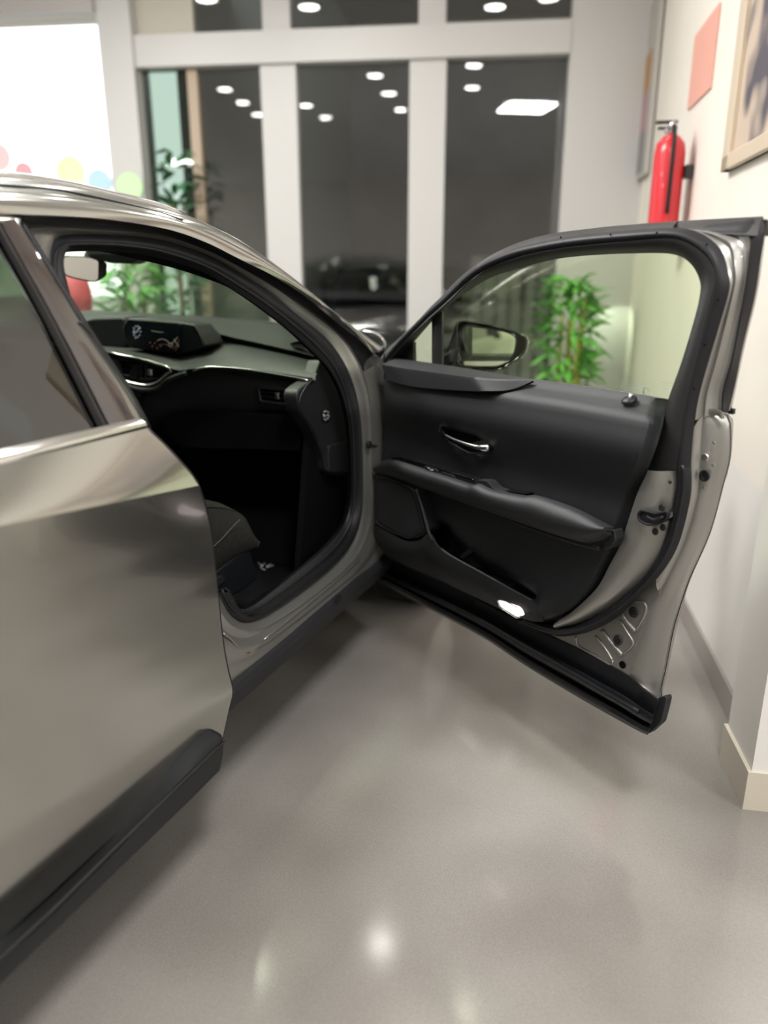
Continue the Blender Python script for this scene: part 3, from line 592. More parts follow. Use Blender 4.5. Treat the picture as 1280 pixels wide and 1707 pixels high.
tube('vent_rim', [PY(p, 2.255)+V((0, 0, .005)) for p in rnd([(484, 575), (496, 571), (519, 577), (525, 582), (520, 586), (488, 580)], 3)], .003, M['trim'], tv, 6, closed=True)
tube('slat', [PY(p, 2.255)+V((0, 0, .005)) for p in ((490, 577), (521, 582))], .002, M['trim'], tv, 6)
# display hood with clock and map screen
sh = plate('display_housing', [PY(p, 2.13) for p in rnd([(203, 545), (212, 530), (300, 537), (322, 541), (338, 560), (346, 577), (330, 583), (298, 592), (215, 580), (206, 562)], 5)], (0, .10, 0), M['plastic'], dash, .008)
plate('instrument_hood', [PY(p, 2.20) for p in rnd([(120, 548), (150, 530), (206, 528), (214, 560), (212, 582), (120, 575)], 8)], (0, .15, 0), M['trim'], dash, .01)
scn = plate('screen', [PY(p, 2.118) for p in rnd([(206, 545), (213, 533), (300, 541), (300, 589), (217, 577), (208, 562)], 3)], (0, .012, 0), M['screen'], sh)
for k in range(10):
    a = k*.628; c = V((228, 553)); d_ = V((math.cos(a)*.62, math.sin(a)))
    tube('clock_mark', [PY(c+d_*8, 2.1165), PY(c+d_*(11 if k % 3 else 12), 2.1165)], .0013, M['clock'], scn, 5)
tube('clock_hand', [PY(p, 2.1165) for p in ((228, 553), (223, 556), (224, 550))], .0014, M['clock'], scn, 5)
tube('clock_hand', [PY(p, 2.1165) for p in ((228, 553), (233, 545))], .0012, M['clock'], scn, 5)
for mm, L in (('route', [(262, 568), (270, 565), (278, 568), (284, 573), (290, 569), (296, 562)]), ('route', [(280, 574), (284, 572), (288, 574), (285, 577), (281, 576)]), ('route2', [(264, 575), (276, 574), (288, 580), (298, 572)]), ('route', [(290, 565), (294, 572), (298, 578)]), ('route2', [(292, 584), (296, 576), (298, 566)]), ('route', [(252, 551), (262, 553), (272, 554)])):
    tube('map_line', [PY(p, 2.1165) for p in sm(L, 14)], .0011, M[mm], scn, 5)
for p in ((250, 571), (258, 572), (254, 577), (262, 580), (268, 577)): disc('map_icon', PY(p, 2.1165), (0, -1, 0), .003, .001, M['route2'], scn, 10)
tube('housing_edge', [PY(p, 2.125) for p in sm([(322, 541), (332, 556), (341, 578)], 10)], .004, M['trim'], sh, 8)
# inside rear-view mirror and its sensor pod
rvc = PY((140, 450), 2.02)
nm = ((C0-rvc).normalized()+V((.80, -.60, -.10)).normalized()).normalized()
mo = [(97, 434), (110, 428), (150, 430), (164, 435), (163, 466), (156, 469), (118, 461), (104, 455), (97, 444)]
rv = plate('interior_mirror', [PP(p, rvc, nm) for p in rnd([(95, 432), (110, 426), (152, 428), (170, 433), (179, 440), (178, 460), (166, 468), (156, 471), (116, 463), (102, 457), (95, 446)], 5)], -nm*.035, M['plastic'], car, .006)
plate('mirror_glass', [PP(p, rvc+nm*.002, nm) for p in rnd(mo, 5)], -nm*.002, M['mirror'], rv)
tube('mirror_stalk', [rvc-nm*.03, rvc+V((-.02, .05, .05)), rvc+V((-.02, .08, .09))], .012, M['plastic'], rv)
plate('sensor_pod', [PY(p, 2.03) for p in rnd([(140, 415), (232, 417), (230, 434), (215, 440), (180, 438), (150, 430)], 6)], (0, .06, 0), M['plastic'], car, .01)
# ---- front passenger seat
seat = empty('seat', (-1.45, 1.45, .33), car)
sx = -1.17
cu = sm([(300, 862), (347, 851), (382, 855), (398, 861), (407, 873), (413, 905)], 24); cl = sm([(290, 1005), (330, 972), (363, 945), (385, 929), (402, 917), (414, 907)], 24)
strip('bolster', [PX(p, sx-.03) for p in cu], [PX(p, sx+.01) for p in cl], M['suede'], seat, .035, XO, 9, .02)
cr_ = [PX(p, sx-.03) for p in cu]
grid('cushion', [cr_, [p+V((-.06, .015, .012)) for p in cr_], [p+V((-.14, .03, -.02)) for p in cr_], [p+V((-.40, .03, -.02)) for p in cr_], [p+V((-.50, .0, .01)) for p in cr_]], M['suede'], seat, .02)
tube('stitching', [PX(p, sx+.034) for p in sm([(355, 912), (370, 898), (386, 880), (400, 866)], 14)], .0016, M['stitch'], seat, 5)
tube('stitching', [PX(p, sx-.02) for p in sm([(346, 890), (365, 880), (385, 866)], 12)], .0015, M['stitch'], seat, 5)
plate('seat_side_trim', [PX(p, sx+.03) for p in rnd([(300, 1010), (362, 952), (412, 912), (420, 922), (431, 965), (405, 985), (372, 1002), (320, 1060)], 8)], (-.06, 0, 0), M['plastic'], seat, .012)
plate('seat_switch', [PX(p, sx+.042) for p in rnd([(358, 966), (372, 958), (377, 964), (374, 972), (358, 982)], 4)], (-.014, 0, 0), M['trim'], seat, .004)
bkp = [(1.25, .62), (1.05, .60), (.86, .70), (.70, 1.08), (.66, 1.20), (.74, 1.22), (.84, 1.12), (1.0, .78), (1.15, .70)]
mk('backrest', [V((x, y-.1, z)) for x in (-1.68, -1.22) for y, z in bkp], [tuple(range(9)), tuple(range(17, 8, -1))]+[(i, (i+1) % 9, (i+1) % 9+9, i+9) for i in range(9)], M['suede'], seat, bevel=.03, seg=3)
box('headrest', V((-1.57, .48, 1.20)), (.25, 0, 0), (0, .10, 0), (0, 0, .17), M['suede'], seat, .03)

# ---- rear door (closed)
rdoor = empty('rear_door', (-.93, .6, .3), car)
CRT = [(-.8, 1.03), (.3, 1.005), (.727, .970), (1.177, .915), (1.4, .89)]
def skin_x(y, z):
    zc = itab(CRT, y)
    if z >= zc: return -.880-(.082)*min(1.6, (z-zc)/(1.035-zc+.02))**1.1
    t = (zc-z)
    return itab([(0, -.880), (.03, -.8845), (.12, -.897), (.22, -.906), (.32, -.910), (.42, -.911), (.50, -.909), (.56, -.916), (.65, -.928)], t)
def PK(p, off=0):
    x = -.91
    for _ in range(25): q = PX(p, x); x = .5*x+.5*(skin_x(q.y, q.z)+off)
    return PX(p, x)
fe_ = [PK(p) for p in sm([(246, 716), (270, 738), (300, 770), (325, 800), (338, 832), (350, 880), (357, 935), (364, 1000), (370, 1060), (378, 1110), (388, 1152), (385, 1166), (381, 1184), (372, 1225), (362, 1265)], 40)]
ztab = sorted([(p.z, p.y) for p in fe_])
zbt = fe_[0].z; zb_ = .30
YW, RW_ = .15, .42
def y_rear(z): return YW+math.sqrt(max(.0036, RW_*RW_-(z-.335)**2)) if z < .335+RW_ else YW+.06
def skin_grid(name, t0, t1, n):
    rows = []
    for i in range(n+1):
        f = t0+(t1-t0)*i/n; r = []
        for k in range(31):
            z = .9; y = 1.2
            for _ in range(8):
                ye = itab(ztab, z); y = ye+(y_rear(z)-ye)*k/30; zc = itab(CRT, y); z = zc+(zbt+.012-zc)*f if f >= 0 else zc+(zc-zb_)*f
            r.append(V((skin_x(y, z), y, z)))
        rows.append(r)
    return grid(name, rows, M['paint'], rdoor)
skin_grid('door_skin', -1, 0, 40); skin_grid('door_shoulder', 0, 1, 14)
def q_low(y): return .335+math.sqrt(max(0, RW_*RW_-(y-YW)**2)) if abs(y-YW) < RW_ else .30
for nm_, g0, g1 in (('rear_quarter', 0, 1), ('rear_quarter_shoulder', 1, 2)):
    rows = []
    for i in range(17):
        r = []
        for k in range(25):
            y = YW+.055-(.80)*k/24; zc = itab(CRT, y); f = i/16
            z = q_low(y)+(zc-q_low(y))*f if g0 == 0 else zc+(zbt+.012-zc)*f
            r.append(V((skin_x(y, z), y, z)))
        rows.append(r)
    grid(nm_, rows, M['paint'], car)
# front hem, seen as a thin edge
tube('door_edge_hem', [V((p.x-.003, p.y+.0035, p.z)) for p in fe_], .003, M['rubber'], rdoor, 6)
plate('door_front_face', [V((p.x-.008, p.y-.002, p.z)) for p in fe_]+[V((p.x-.10, p.y-.03, p.z)) for p in reversed(fe_)], (0, -.01, 0), M['jamb'], rdoor)
# lower moulding
ct = sm([(349, 1219), (330, 1232), (300, 1268), (270, 1310), (180, 1420), (90, 1511), (0, 1580)], 24); cr2 = sm([(372, 1237), (300, 1307), (180, 1425), (90, 1514), (0, 1598)], 24); cb = sm([(366, 1284), (300, 1350), (180, 1466), (90, 1553), (0, 1640)], 24)
def extd(L): d = (L[-1]-L[-4]); d = V((0, d.y, 0)).normalized(); return L+[L[-1]+d*.01, L[-1]+d*.03, L[-1]+d*.05]
T1 = extd([PX(p, -.914) for p in ct]); T2 = extd([PX(p, -.886) for p in cr2]); T0 = [p+V((-.03, -.004, .0)) for p in T1]; T3 = extd([PX(p, -.892) for p in cb]); T4 = [p+V((-.07, 0, -.012)) for p in T3]
T2a = [a.lerp(b, .22)+V((.005, 0, .004)) for a, b in zip(T2, T1)]; T2b = [a.lerp(b, .10)+V((.001, 0, 0)) for a, b in zip(T2, T3)]; T1a = [a.lerp(b, .5)+V((.006, 0, .003)) for a, b in zip(T1, T2)]
cl_rows = [T0, T1, T1a, T2a, T2, T2b, [a.lerp(b, .5)+V((.003, 0, 0)) for a, b in zip(T2, T3)], T3, T4]
cld = grid('lower_moulding', cl_rows, M['clad'], rdoor, .006, off=-1)
cap = [r[0] for r in cl_rows]; mk('moulding_end', cap+[p+V((-.01, .012, 0)) for p in cap], [(i, i+1, i+1+len(cap), i+len(cap)) for i in range(len(cap)-1)]+[tuple(range(len(cap), 2*len(cap)))], M['clad'], cld, True)
tube('moulding_crease', [p+V((.002, 0, .002)) for p in T2], .0028, M['frameblk'], cld, 6)
# belt line: chrome moulding and rubber wiper
def fwd_line(a, b, off, n=16):   # traced from the left picture edge to the front, run on behind
    L = [PS((a[0]+(b[0]-a[0])*t, a[1]+(b[1]-a[1])*t), off) for t in [i/(n-1) for i in range(n)]]; d = (L[0]-L[3]).normalized(); return [L[0]+d*.9, L[0]+d*.4]+L
ca, cb_, cc = fwd_line((0, 752), (232, 698), .012), fwd_line((0, 776), (243, 712), .020), fwd_line((0, 797), (246, 722), .014)
strip('chrome_belt_moulding', ca, cb_, M['chrome'], rdoor, .006, XO, 7, .004)
strip('belt_rubber', cb_, cc, M['rubber'], rdoor, -.004, XO, 5, .004)
e_ = [ca[-1], cb_[-1]]; plate('chrome_tip', [ca[-1], cb_[-1], cb_[-1]+V((-.02, .006, 0)), ca[-1]+V((-.02, .006, 0))], (0, -.006, .0), M['chrome'], rdoor)
# glass, sash bar and gloss pillar cover
gb = fwd_line((0, 752), (166, 714), -.012); gt = [PS(p, -.012) for p in sm([(0, 398), (60, 505), (110, 602), (166, 714)], 16)]
top = V((itab(TUM, 1.40)-.012, .2, 1.40))
gl = [gt[0], *gt[1:], *[gb[k] for k in range(len(gb)-2, -1, -1)]]
gl += [V((itab(TUM, 1.41)-.012, -.55, 1.41)), V((itab(TUM, 1.415)-.012, .55, 1.415))]
mk('window_glass', gl, [tuple(range(len(gl)))], M['pglass'], rdoor, solid=.004)
b0_, b1_, b2_ = sm([(-14, 372), (0, 398), (60, 505), (110, 602), (166, 714)], 24), sm([(-6, 370), (8, 396), (70, 506), (122, 605), (175, 712)], 24), sm([(0, 368), (14, 396), (76, 506), (128, 604), (182, 711)], 24)
strip('window_sash', S(b0_, -.006), S(b1_, .002), M['frameblk'], rdoor, .006, XO, 5)
strip('sash_groove', S(b1_, -.002), S(b2_, .0), M['rubber'], rdoor, -.003, XO, 3)
pr = sm([(26, 366), (62, 424), (96, 480), (128, 540), (160, 590), (196, 646), (222, 696), (228, 704)], 24)
strip('pillar_cover', S(b2_, .004), S(pr, .006), M['pillar'], rdoor, .003, XO, 5, .004)
pe = sm([(29, 364), (66, 424), (98, 476), (138, 540), (172, 592), (210, 650), (238, 700), (246, 716)], 24)
strip('pillar_flange', S(pr, .0), S(pe, -.012), M['paint'], rdoor, .002, XO, 3, .004)
tube('pillar_rubber', S([p+V((2, -1)) for p in pe], -.018), .006, M['rubber'], rdoor, 6)
strip('door_side_return', S(pe, -.014), [p+V((-.06, -.03, 0)) for p in S(pe, -.014)], M['rubber'], rdoor, 0, XO, 3)
strip('frame_top', SX(sm([(-160, 352), (0, 360), (29, 364)], 12), -.002), SX(sm([(-160, 366), (0, 372), (33, 372)], 12), .004), M['paint'], rdoor, .003, XO, 3)
strip('pillar_top_cover', SX(sm([(-160, 372), (0, 378)], 6), -.01), SX(sm([(-160, 390), (-8, 398)], 6), -.01), M['frameblk'], rdoor, .0, XO, 3)
plate('pillar_notch', [PS(p, .010) for p in rnd([(131, 537), (141, 535), (152, 548), (156, 560)], 3)], (-.006, 0, 0), M['rubber'], rdoor)

# ---- front passenger door, swung open; w = distance outward from the plane of its glass
fd = empty('front_door', HG+V((0, 0, .25)), car)
IN = -DN                                        # towards the cabin side of the door
def D(c, w):
    return [PD(p, w(i/(len(c)-1)) if callable(w) else w) for i, p in enumerate(c)]
NF = 90
Gi = [(664, 600), (688, 571), (722, 532), (735, 521), (759, 499), (813, 464), (866, 446), (919, 432), (972, 425), (1052, 421), (1121, 422), (1152, 438), (1168, 467), (1168, 493), (1158, 536), (1137, 605), (1115, 667), (1100, 722), (1081, 783)]
K1 = [(652, 598), (672, 573), (706, 541), (722, 526), (745, 506), (800, 456), (858, 430), (915, 417), (972, 409), (1052, 402), (1120, 398), (1156, 411), (1183, 434), (1193, 458), (1190, 485), (1175, 545), (1145, 670), (1138, 716), (1128, 783)]
K2 = [(646, 594), (664, 570), (700, 533), (722, 510), (742, 494), (788, 450), (845, 420), (905, 404), (968, 393), (1052, 385), (1122, 381), (1165, 389), (1200, 416), (1214, 460), (1214, 486), (1197, 546), (1166, 652), (1155, 719), (1150, 783)]
K3 = [(640, 590), (653, 576), (690, 545), (706, 528), (735, 497), (768, 463), (813, 430), (866, 405), (919, 391), (980, 383), (1025, 378), (1131, 370), (1272, 362)]
gi, k1, k2 = sm(Gi, NF), sm(K1, NF), sm(K2, NF)
strip('frame_garnish', D(gi, -.004), D(k1, -.045), M['frameblk'], fd, .012, IN, 9, .004)
# weatherstrip: upper run and lower run
wsx = strip('weatherstrip', D(k1, -.036), D(k2, -.026), M['rubber'], fd, .014, IN, 9, .004)
lk1 = sm([(1128, 775), (1129, 800), (1126, 825), (1114, 883), (1096, 930), (1067, 971), (1021, 1011), (974, 1036), (939, 1043), (905, 1040), (870, 1030)], 50)
lk2 = sm([(1150, 775), (1152, 800), (1149, 836), (1131, 905), (1106, 949), (1075, 983), (1031, 1025), (990, 1049), (949, 1059), (918, 1057), (872, 1038)], 50)
strip('weatherstrip', D(lk1, -.036), D(lk2, -.026), M['rubber'], fd, .014, IN, 9, .004)
tube('weatherstrip_lip', D([a.lerp(b, .45) for a, b in zip(lk1, lk2)], -.052), .004, M['plastic'], fd, 6)
for p in ((695, 538), (770, 470), (935, 396), (1018, 391), (1095, 388), (1178, 408), (1197, 500), (1175, 575), (1157, 648)): disc('drain_hole', PD(p, -.046), IN, .0022, .0012, M['cavity'], wsx, 8)
# outer frame round the window
k2t = sm(K2[:11], 60); k3t = sm(K3, 60)
strip('outer_frame', D(k2t, -.018), D(sm(K3[:12], 60), .03), M['frameblk'], fd, .004, IN, 7, .004)
strip('frame_top_face', D(sm([(1025, 378), (1131, 370), (1272, 362)], 16), .03), D(sm([(1052, 386), (1150, 388), (1262, 394)], 16), .0), M['frameblk'], fd, .003, IN, 5, .004)
pr0 = sm([(1122, 381), (1165, 389), (1200, 416), (1214, 460), (1214, 486), (1197, 546), (1166, 652), (1158, 700)], 40)
pr1 = sm([(1160, 385), (1215, 388), (1249, 393), (1248, 433), (1237, 509), (1221, 596), (1206, 647), (1204, 686)], 40)
strip('frame_inner_panel', D(pr0, -.018), D(pr1, .004), M['jamb'], fd, -.014, IN, 11, .004, shape=lambda t: math.sin(math.pi*t)-1.1*math.exp(-((t-.42)/.13)**2))
pr2 = sm([(1200, 372), (1240, 368), (1273, 371), (1265, 440), (1256, 496), (1237, 574), (1224, 640), (1212, 688)], 40)
strip('edge_rubber', D(pr1, .002), D(pr2, .028), M['rubber'], fd, .006, IN, 5, .004)
tube('frame_edge_bead', D(sm([(1274, 365), (1266, 440), (1257, 497), (1238, 575), (1215, 684)], 30), .035), .0045, M['satin'], fd, 6)
plate('corner_cap', D([V(p) for p in [(1262, 366), (1278, 366), (1274, 392), (1264, 395)]], .03), DN*.02, M['frameblk'], fd, .002)
# rear flange and lower corner in body colour
fl_in = sm([(1155, 716), (1152, 760), (1152, 800), (1149, 836), (1131, 905), (1106, 949), (1094, 966)], 40)
fl_mid = sm([(1172, 690), (1168, 740), (1165, 790), (1160, 836), (1140, 905), (1116, 955), (1098, 988)], 40)
fl_out = sm([(1196, 688), (1212, 700), (1213, 760), (1203, 808), (1181, 888), (1150, 950), (1126, 1040), (1106, 1120)], 40)
fl_edge = sm([(1200, 686), (1219, 694), (1220, 720), (1216, 767), (1204, 809), (1182, 889), (1153, 950), (1127, 1046), (1110, 1121), (1106, 1152)], 40)
strip('flange_step', D(fl_in, -.022), D(fl_mid, -.006), M['jamb'], fd, .004, IN, 5, .004)
fm2 = sm([(1172, 690), (1168, 740), (1165, 790), (1160, 836), (1140, 905), (1116, 955), (1099, 990), (1080, 1014), (1062, 1066), (1047, 1126), (1070, 1145)], 40)
fo2 = sm([(1198, 687), (1213, 702), (1213, 762), (1202, 808), (1180, 888), (1149, 958), (1137, 990), (1120, 1046), (1106, 1115), (1098, 1150), (1099, 1162)], 40)
strip('rear_flange', D(fm2, -.006), D(fo2, .022), M['jamb'], fd, .008, IN, 9, .004, shape=lambda t: math.sin(math.pi*t)+.35*math.exp(-((t-.88)/.07)**2))
strip('skin_hem', D(fo2, .022), D(sm([(1200, 685), (1219, 696), (1220, 720), (1216, 767), (1204, 809), (1182, 889), (1155, 952), (1143, 985), (1127, 1046), (1111, 1120), (1104, 1150), (1103, 1164)], 40), .04), M['jamb'], fd, .003, IN, 5, .004)
tube('hem_groove', D([a+V((3.5, 0)) for a in fo2], .024), .0012, M['rubber'], fd, 5)
strip('flange_cap', D(sm([(1172, 692), (1176, 684), (1186, 681), (1200, 684), (1206, 690)], 12), -.004), D(sm([(1172, 700), (1180, 694), (1188, 692), (1198, 692), (1206, 698)], 12), .0), M['jamb'], fd, .003, IN, 3)
box('edge_clip', PD((1212, 690), .035), DT*.012, Z*.012, DN*.01, M['plastic'], fd, .002)
disc('screw', PD((1177, 762), -.010), IN, .0085, .006, M['satin'], fd, 14, .002)
gr = disc('grommet', PD((1175, 793), -.010), IN, .0125, .004, M['rubber'], fd, 18, .0015)
tube('grommet_ring', [PD((1175+math.cos(k*.314)*6, 793+math.sin(k*.314)*8), -.015) for k in range(20)], .0022, M['plastic'], gr, 6, closed=True)
for p in ((1190, 738), (1189, 775), (1173, 812)): disc('weld_dimple', PD(p, -.008), IN, .004, .002, M['jamb'], fd, 10, .001)
# lower rear corner: stamped panel with three ribs, two bolts and a drain hole
lt = [(880, 1040), (918, 1056), (949, 1058), (990, 1048), (1031, 1024), (1075, 982), (1106, 948), (1098, 992), (1080, 1014), (1062, 1066), (1048, 1126), (1005, 1102), (964, 1081)]
plate('lower_corner_panel', D([V(p) for p in lt], -.012), DN*.02, M['jamb'], fd)
for rib in ([(960, 1061), (963, 1076), (990, 1092), (1018, 1108), (1021, 1101)], [(1003, 1050), (1018, 1070), (1037, 1092)], [(1036, 1024), (1048, 1040), (1059, 1052)], [(1059, 1052), (1072, 1030), (1077, 1012), (1070, 1003), (1058, 1003)], [(1037, 1092), (1052, 1078), (1055, 1070), (1044, 1052), (1034, 1034)], [(1021, 1101), (1008, 1080), (992, 1060)]):
    wide = len(rib) == 3 and rib[0][0] in (1003, 1036)
    tube('stamped_rib', D(sm(rib, 16), -.013), .0052 if wide else .0030, M['jamb'], fd, 8)
for p in ((1056, 1021), (1030, 1067)):
    b_ = disc('bolt', PD(p, -.012), IN, .013, .004, M['blackmetal'], fd, 18, .002); disc('bolt_head', PD(p, -.016), IN, .0065, .006, M['plastic'], b_, 6, .001)
disc('drain_plug', PD((1038, 1108), -.012), IN, .009, .003, M['cavity'], fd, 16)
# painted face between trim and weatherstrip, with the latch
fc0 = sm([(1081, 784), (1077, 794), (1064, 821), (1050, 862), (1036, 905), (1017, 942), (996, 980), (958, 1017), (925, 1040)], 40)
fc1 = sm([(1131, 784), (1130, 800), (1126, 825), (1114, 883), (1096, 930), (1067, 971), (1021, 1011), (974, 1037), (935, 1046)], 40)
strip('latch_face', D(fc0, -.060), D(fc1, -.030), M['jamb'], fd, .014, IN, 11, .004)
la = plate('door_latch', D([V(p) for p in rnd([(1063, 858), (1068, 851), (1080, 853), (1092, 857), (1113, 853), (1112, 866), (1098, 873), (1080, 875), (1066, 868)], 4)], -.069), DN*.03, M['piano'], fd, .002)
tube('latch_rim', D(rnd([(1063, 858), (1068, 851), (1080, 853), (1092, 857), (1113, 853), (1112, 866), (1098, 873), (1080, 875), (1066, 868)], 4), -.070), .003, M['rubber'], la, 6, closed=True)
tube('latch_claw', D(sm([(1078, 861), (1090, 867), (1106, 862)], 8), -.072), .004, M['plastic'], la, 6)
for p in ((1104, 846), (1093, 886), (1106, 879)): disc('latch_screw', PD(p, -.058), IN, .008, .004, M['frameblk'], fd, 12, .0015)
disc('latch_hole', PD((1117, 804), -.050), IN, .004, .002, M['satin'], fd, 10)
# black sill cover along the bottom edge
su = sm([(630, 922), (652, 934), (737, 970), (806, 1003), (880, 1042), (964, 1081), (1005, 1103), (1049, 1127), (1074, 1147), (1098, 1165)], 50)
sl = sm([(628, 962), (634, 970), (703, 1007), (806, 1062), (880, 1111), (974, 1167), (1040, 1204), (1062, 1216), (1072, 1221), (1080, 1224)], 50)
rows = []
for f, wv in ((0, -.012), (.03, -.014), (.45, -.006), (.52, -.012), (.60, -.030), (.66, -.030), (.71, -.012), (.78, -.008), (.84, -.022), (.93, -.024), (.98, -.012), (1.0, .01), (1.0, .05)):
    rows.append([PD(a.lerp(b, f), wv) for a, b in zip(su, sl)])
scv = grid('sill_cover', rows, M['plastic'], fd, .004)
plate('sill_end_cap', D([V(p) for p in rnd([(1095, 1164), (1108, 1161), (1110, 1166), (1106, 1184), (1100, 1206), (1080, 1224), (1086, 1200)], 3)], .0), DN*.022, M['clad'], scv, .004)
tube('sill_seal', D(sm([(650, 962), (737, 1003), (806, 1037), (880, 1080), (974, 1134), (1030, 1167), (1064, 1186)], 40), -.034), .007, M['rubber'], scv, 8)
# outer skin, belt return and front edge (back of the door)
ue = sorted([(q.z, (q-HG).dot(DT)) for q in D(fl_edge, .066)]+[((PD((1078, 1216), .06)).z, (PD((1078, 1216), .06)-HG).dot(DT))])
rows = []
for i in range(19):
    z = .235+(1.03-.235)*i/18; zc = .905; wv = (itab([(0, -.893), (.12, -.906), (.28, -.916), (.42, -.918), (.50, -.914), (.65, -.94)], zc-z) if z < zc else -.893-.06*((z-zc)/.125)**1.25)+.965
    rows.append([DL(-.03+(itab(ue, z)+.03)*k/12, wv-.012*(1-min(1, k/2)), z) for k in range(13)])
grid('outer_skin', rows, M['paint'], fd, .003)
strip('front_edge_face', D(sm([(646, 594), (640, 635), (637, 700), (634, 760), (630, 790), (630, 850), (632, 885), (636, 940), (634, 968)], 24), -.03), [DL(-.03, .05, p.z) for p in D(sm([(646, 594), (640, 635), (637, 700), (634, 760), (630, 790), (630, 850), (632, 885), (636, 940), (634, 968)], 24), -.03)], M['plastic'], fd, 0, IN, 3)
tube('hinge_rubber', D(sm([(644, 592), (636, 620), (633, 660), (633, 720), (632, 790)], 20), -.01), .011, M['rubber'], fd, 8)
for z in (.46, .83):
    h = box('door_hinge', HG+V((-.05, -.03, z)), (.06, 0, 0), (0, .06, 0), (0, 0, .05), M['jamb'], fd, .005)
ckp = PX((612, 741), -.972); tube('check_strap', [ckp, PD((640, 746), -.05)], .004, M['blackmetal'], fd, 8); disc('check_boot', ckp, XO, .012, .012, M['rubber'], fd, 14, .003)
# ---- glass, divider and door mirror
gp = [(738, 522), (759, 499), (813, 464), (866, 446), (919, 432), (972, 425), (1052, 421), (1121, 422), (1152, 438), (1168, 467), (1168, 493), (1158, 536), (1137, 605), (1118, 676), (1052, 664), (951, 650), (882, 640), (813, 630), (738, 617)]
cg = V((950, 540)); 
wg = plate('window_glass', D([cg+(V(p)-cg)*1.03 for p in gp], .002), DN*.004, M['cglass'], fd)
plate('quarter_glass', D([V(p) for p in [(682, 574), (724, 526), (728, 610), (682, 603)]], .002), DN*.004, M['cglass'], fd)
strip('divider_bar', D(sm([(723, 528), (723, 570), (723, 612)], 8), -.006), D(sm([(738, 516), (738, 570), (738, 616)], 8), -.006), M['frameblk'], fd, .008, IN, 7, .012)
plate('quarter_corner', D([V(p) for p in [(655, 600), (688, 570), (689, 606), (660, 606)]], -.008), DN*.012, M['frameblk'], fd)
tube('belt_wiper', D(sm([(738, 609), (813, 621), (882, 632), (951, 641), (1052, 656), (1115, 667)], 30), -.006), .0022, M['frameblk'], fd, 6)
mc = DL(.20, .16, 1.07)
dm = (mc-C0).normalized(); rm = V((-.16, -.985, -.045)).normalized(); mn = (rm-dm).normalized()
def PM(p, d=0): return PP(p, mc+mn*d, mn)
hs = [(759, 536), (766, 533), (790, 536), (820, 542), (846, 549), (868, 556), (878, 562), (880, 570), (876, 587), (866, 598), (852, 607), (836, 617), (810, 619), (784, 617), (770, 612), (760, 600)]
H0 = [PM(p) for p in sm(hs+[hs[0]], 49)[:-1]]; hc = sum(H0, V())/len(H0)
rowsM = [[hc+(p-hc)*s-mn*d for p in H0] for s, d in ((.90, .012), (.93, -.004), (.985, -.006), (1.0, .004), (.99, .03), (.90, .065), (.70, .09), (.40, .10), (.02, .102))]
mh = grid('door_mirror', rowsM, M['piano'], fd, closed=True)
ms = [(771, 546), (780, 543), (821, 548), (845, 553), (858, 560), (861, 568), (857, 589), (846, 604), (832, 610), (821, 612), (778, 611), (771, 603)]
plate('mirror_glass', [PM(p, -.008) for p in sm(ms+[ms[0]], 49)[:-1]], -mn*.004, M['mirror'], mh)
tube('mirror_bezel', [PM(p, -.003) for p in sm(ms+[ms[0]], 49)[:-1]], .0035, M['piano'], mh, 6, closed=True)
plate('turn_signal', [PM(p, -.012) for p in [(878, 563), (881, 570), (877, 586), (868, 598), (872, 586), (876, 572)]], -mn*.02, mat('lamp_clear', (.5, .52, .5), .2), mh)
arm = [[PM(p, -.02) for p in sm([(764, 536), (752, 575), (740, 595), (734, 606)], 10)], [PM(p, .0) for p in sm([(772, 560), (764, 590), (758, 602), (750, 612)], 10)], [PM(p, -.03) for p in sm([(790, 616), (775, 616), (765, 616), (750, 616)], 10)]]
grid('mirror_foot', arm, M['piano'], mh, .02)
# etched padlock mark and small print on the glass
for L in ([(1073, 659), (1073, 651), (1082, 652), (1082, 661), (1073, 659)], [(1074, 651), (1074, 647), (1077, 645), (1080, 648), (1080, 652)], [(1072, 655), (1071, 649), (1073, 646)]): tube('etched_padlock', [PD(p, -.001) for p in L], .0007, M['etch'], wg, 5)
for a, b in (((1040, 647), (1068, 650)), ((1040, 651), (1066, 654)), ((1036, 643), (1084, 648)), ((1036, 643), (1036, 653)), ((1102, 637), (1119, 639)), ((1104, 643), (1116, 645)), ((1104, 647), (1114, 649))): tube('etched_print', [PD(a, -.001), PD(b, -.001)], .00035, M['etch'], wg, 4)

# ---- inner trim panel (Coons patch between its four traced edges, with a relief)
NS, NT = 64, 48
eT = sm([(650, 597), (690, 602), (738, 609), (813, 621), (882, 632), (951, 641), (1052, 656), (1113, 668)], NS+1); eB = sm([(638, 915), (652, 932), (737, 968), (806, 1001), (875, 1032), (912, 1037)], NS+1)
eL = sm([(650, 597), (642, 635), (639, 700), (636, 760), (632, 790), (632, 850), (633, 885), (638, 915)], NT+1); eR = sm([(1113, 668), (1098, 730), (1081, 778), (1064, 821), (1050, 860), (1036, 905), (1017, 942), (996, 980), (958, 1017), (912, 1037)], NT+1)
def inside(p, poly):
    c = False; n = len(poly)
    for i in range(n):
        a, b = poly[i], poly[i-1]
        if (a[1] > p.y) != (b[1] > p.y) and p.x < (b[0]-a[0])*(p.y-a[1])/(b[1]-a[1])+a[0]: c = not c
    return c
def pdist(p, poly):
    best = 1e9
    for i in range(len(poly)):
        a, b = V(poly[i]), V(poly[i-1]); d = b-a; t = max(0, min(1, (p-a).dot(d)/d.dot(d))); best = min(best, (a+d*t-p).length)
    return best
POCK = [(716, 884), (724, 872), (748, 872), (764, 896), (788, 920), (824, 944), (899, 990), (893, 1003), (806, 962), (755, 936), (728, 918)]
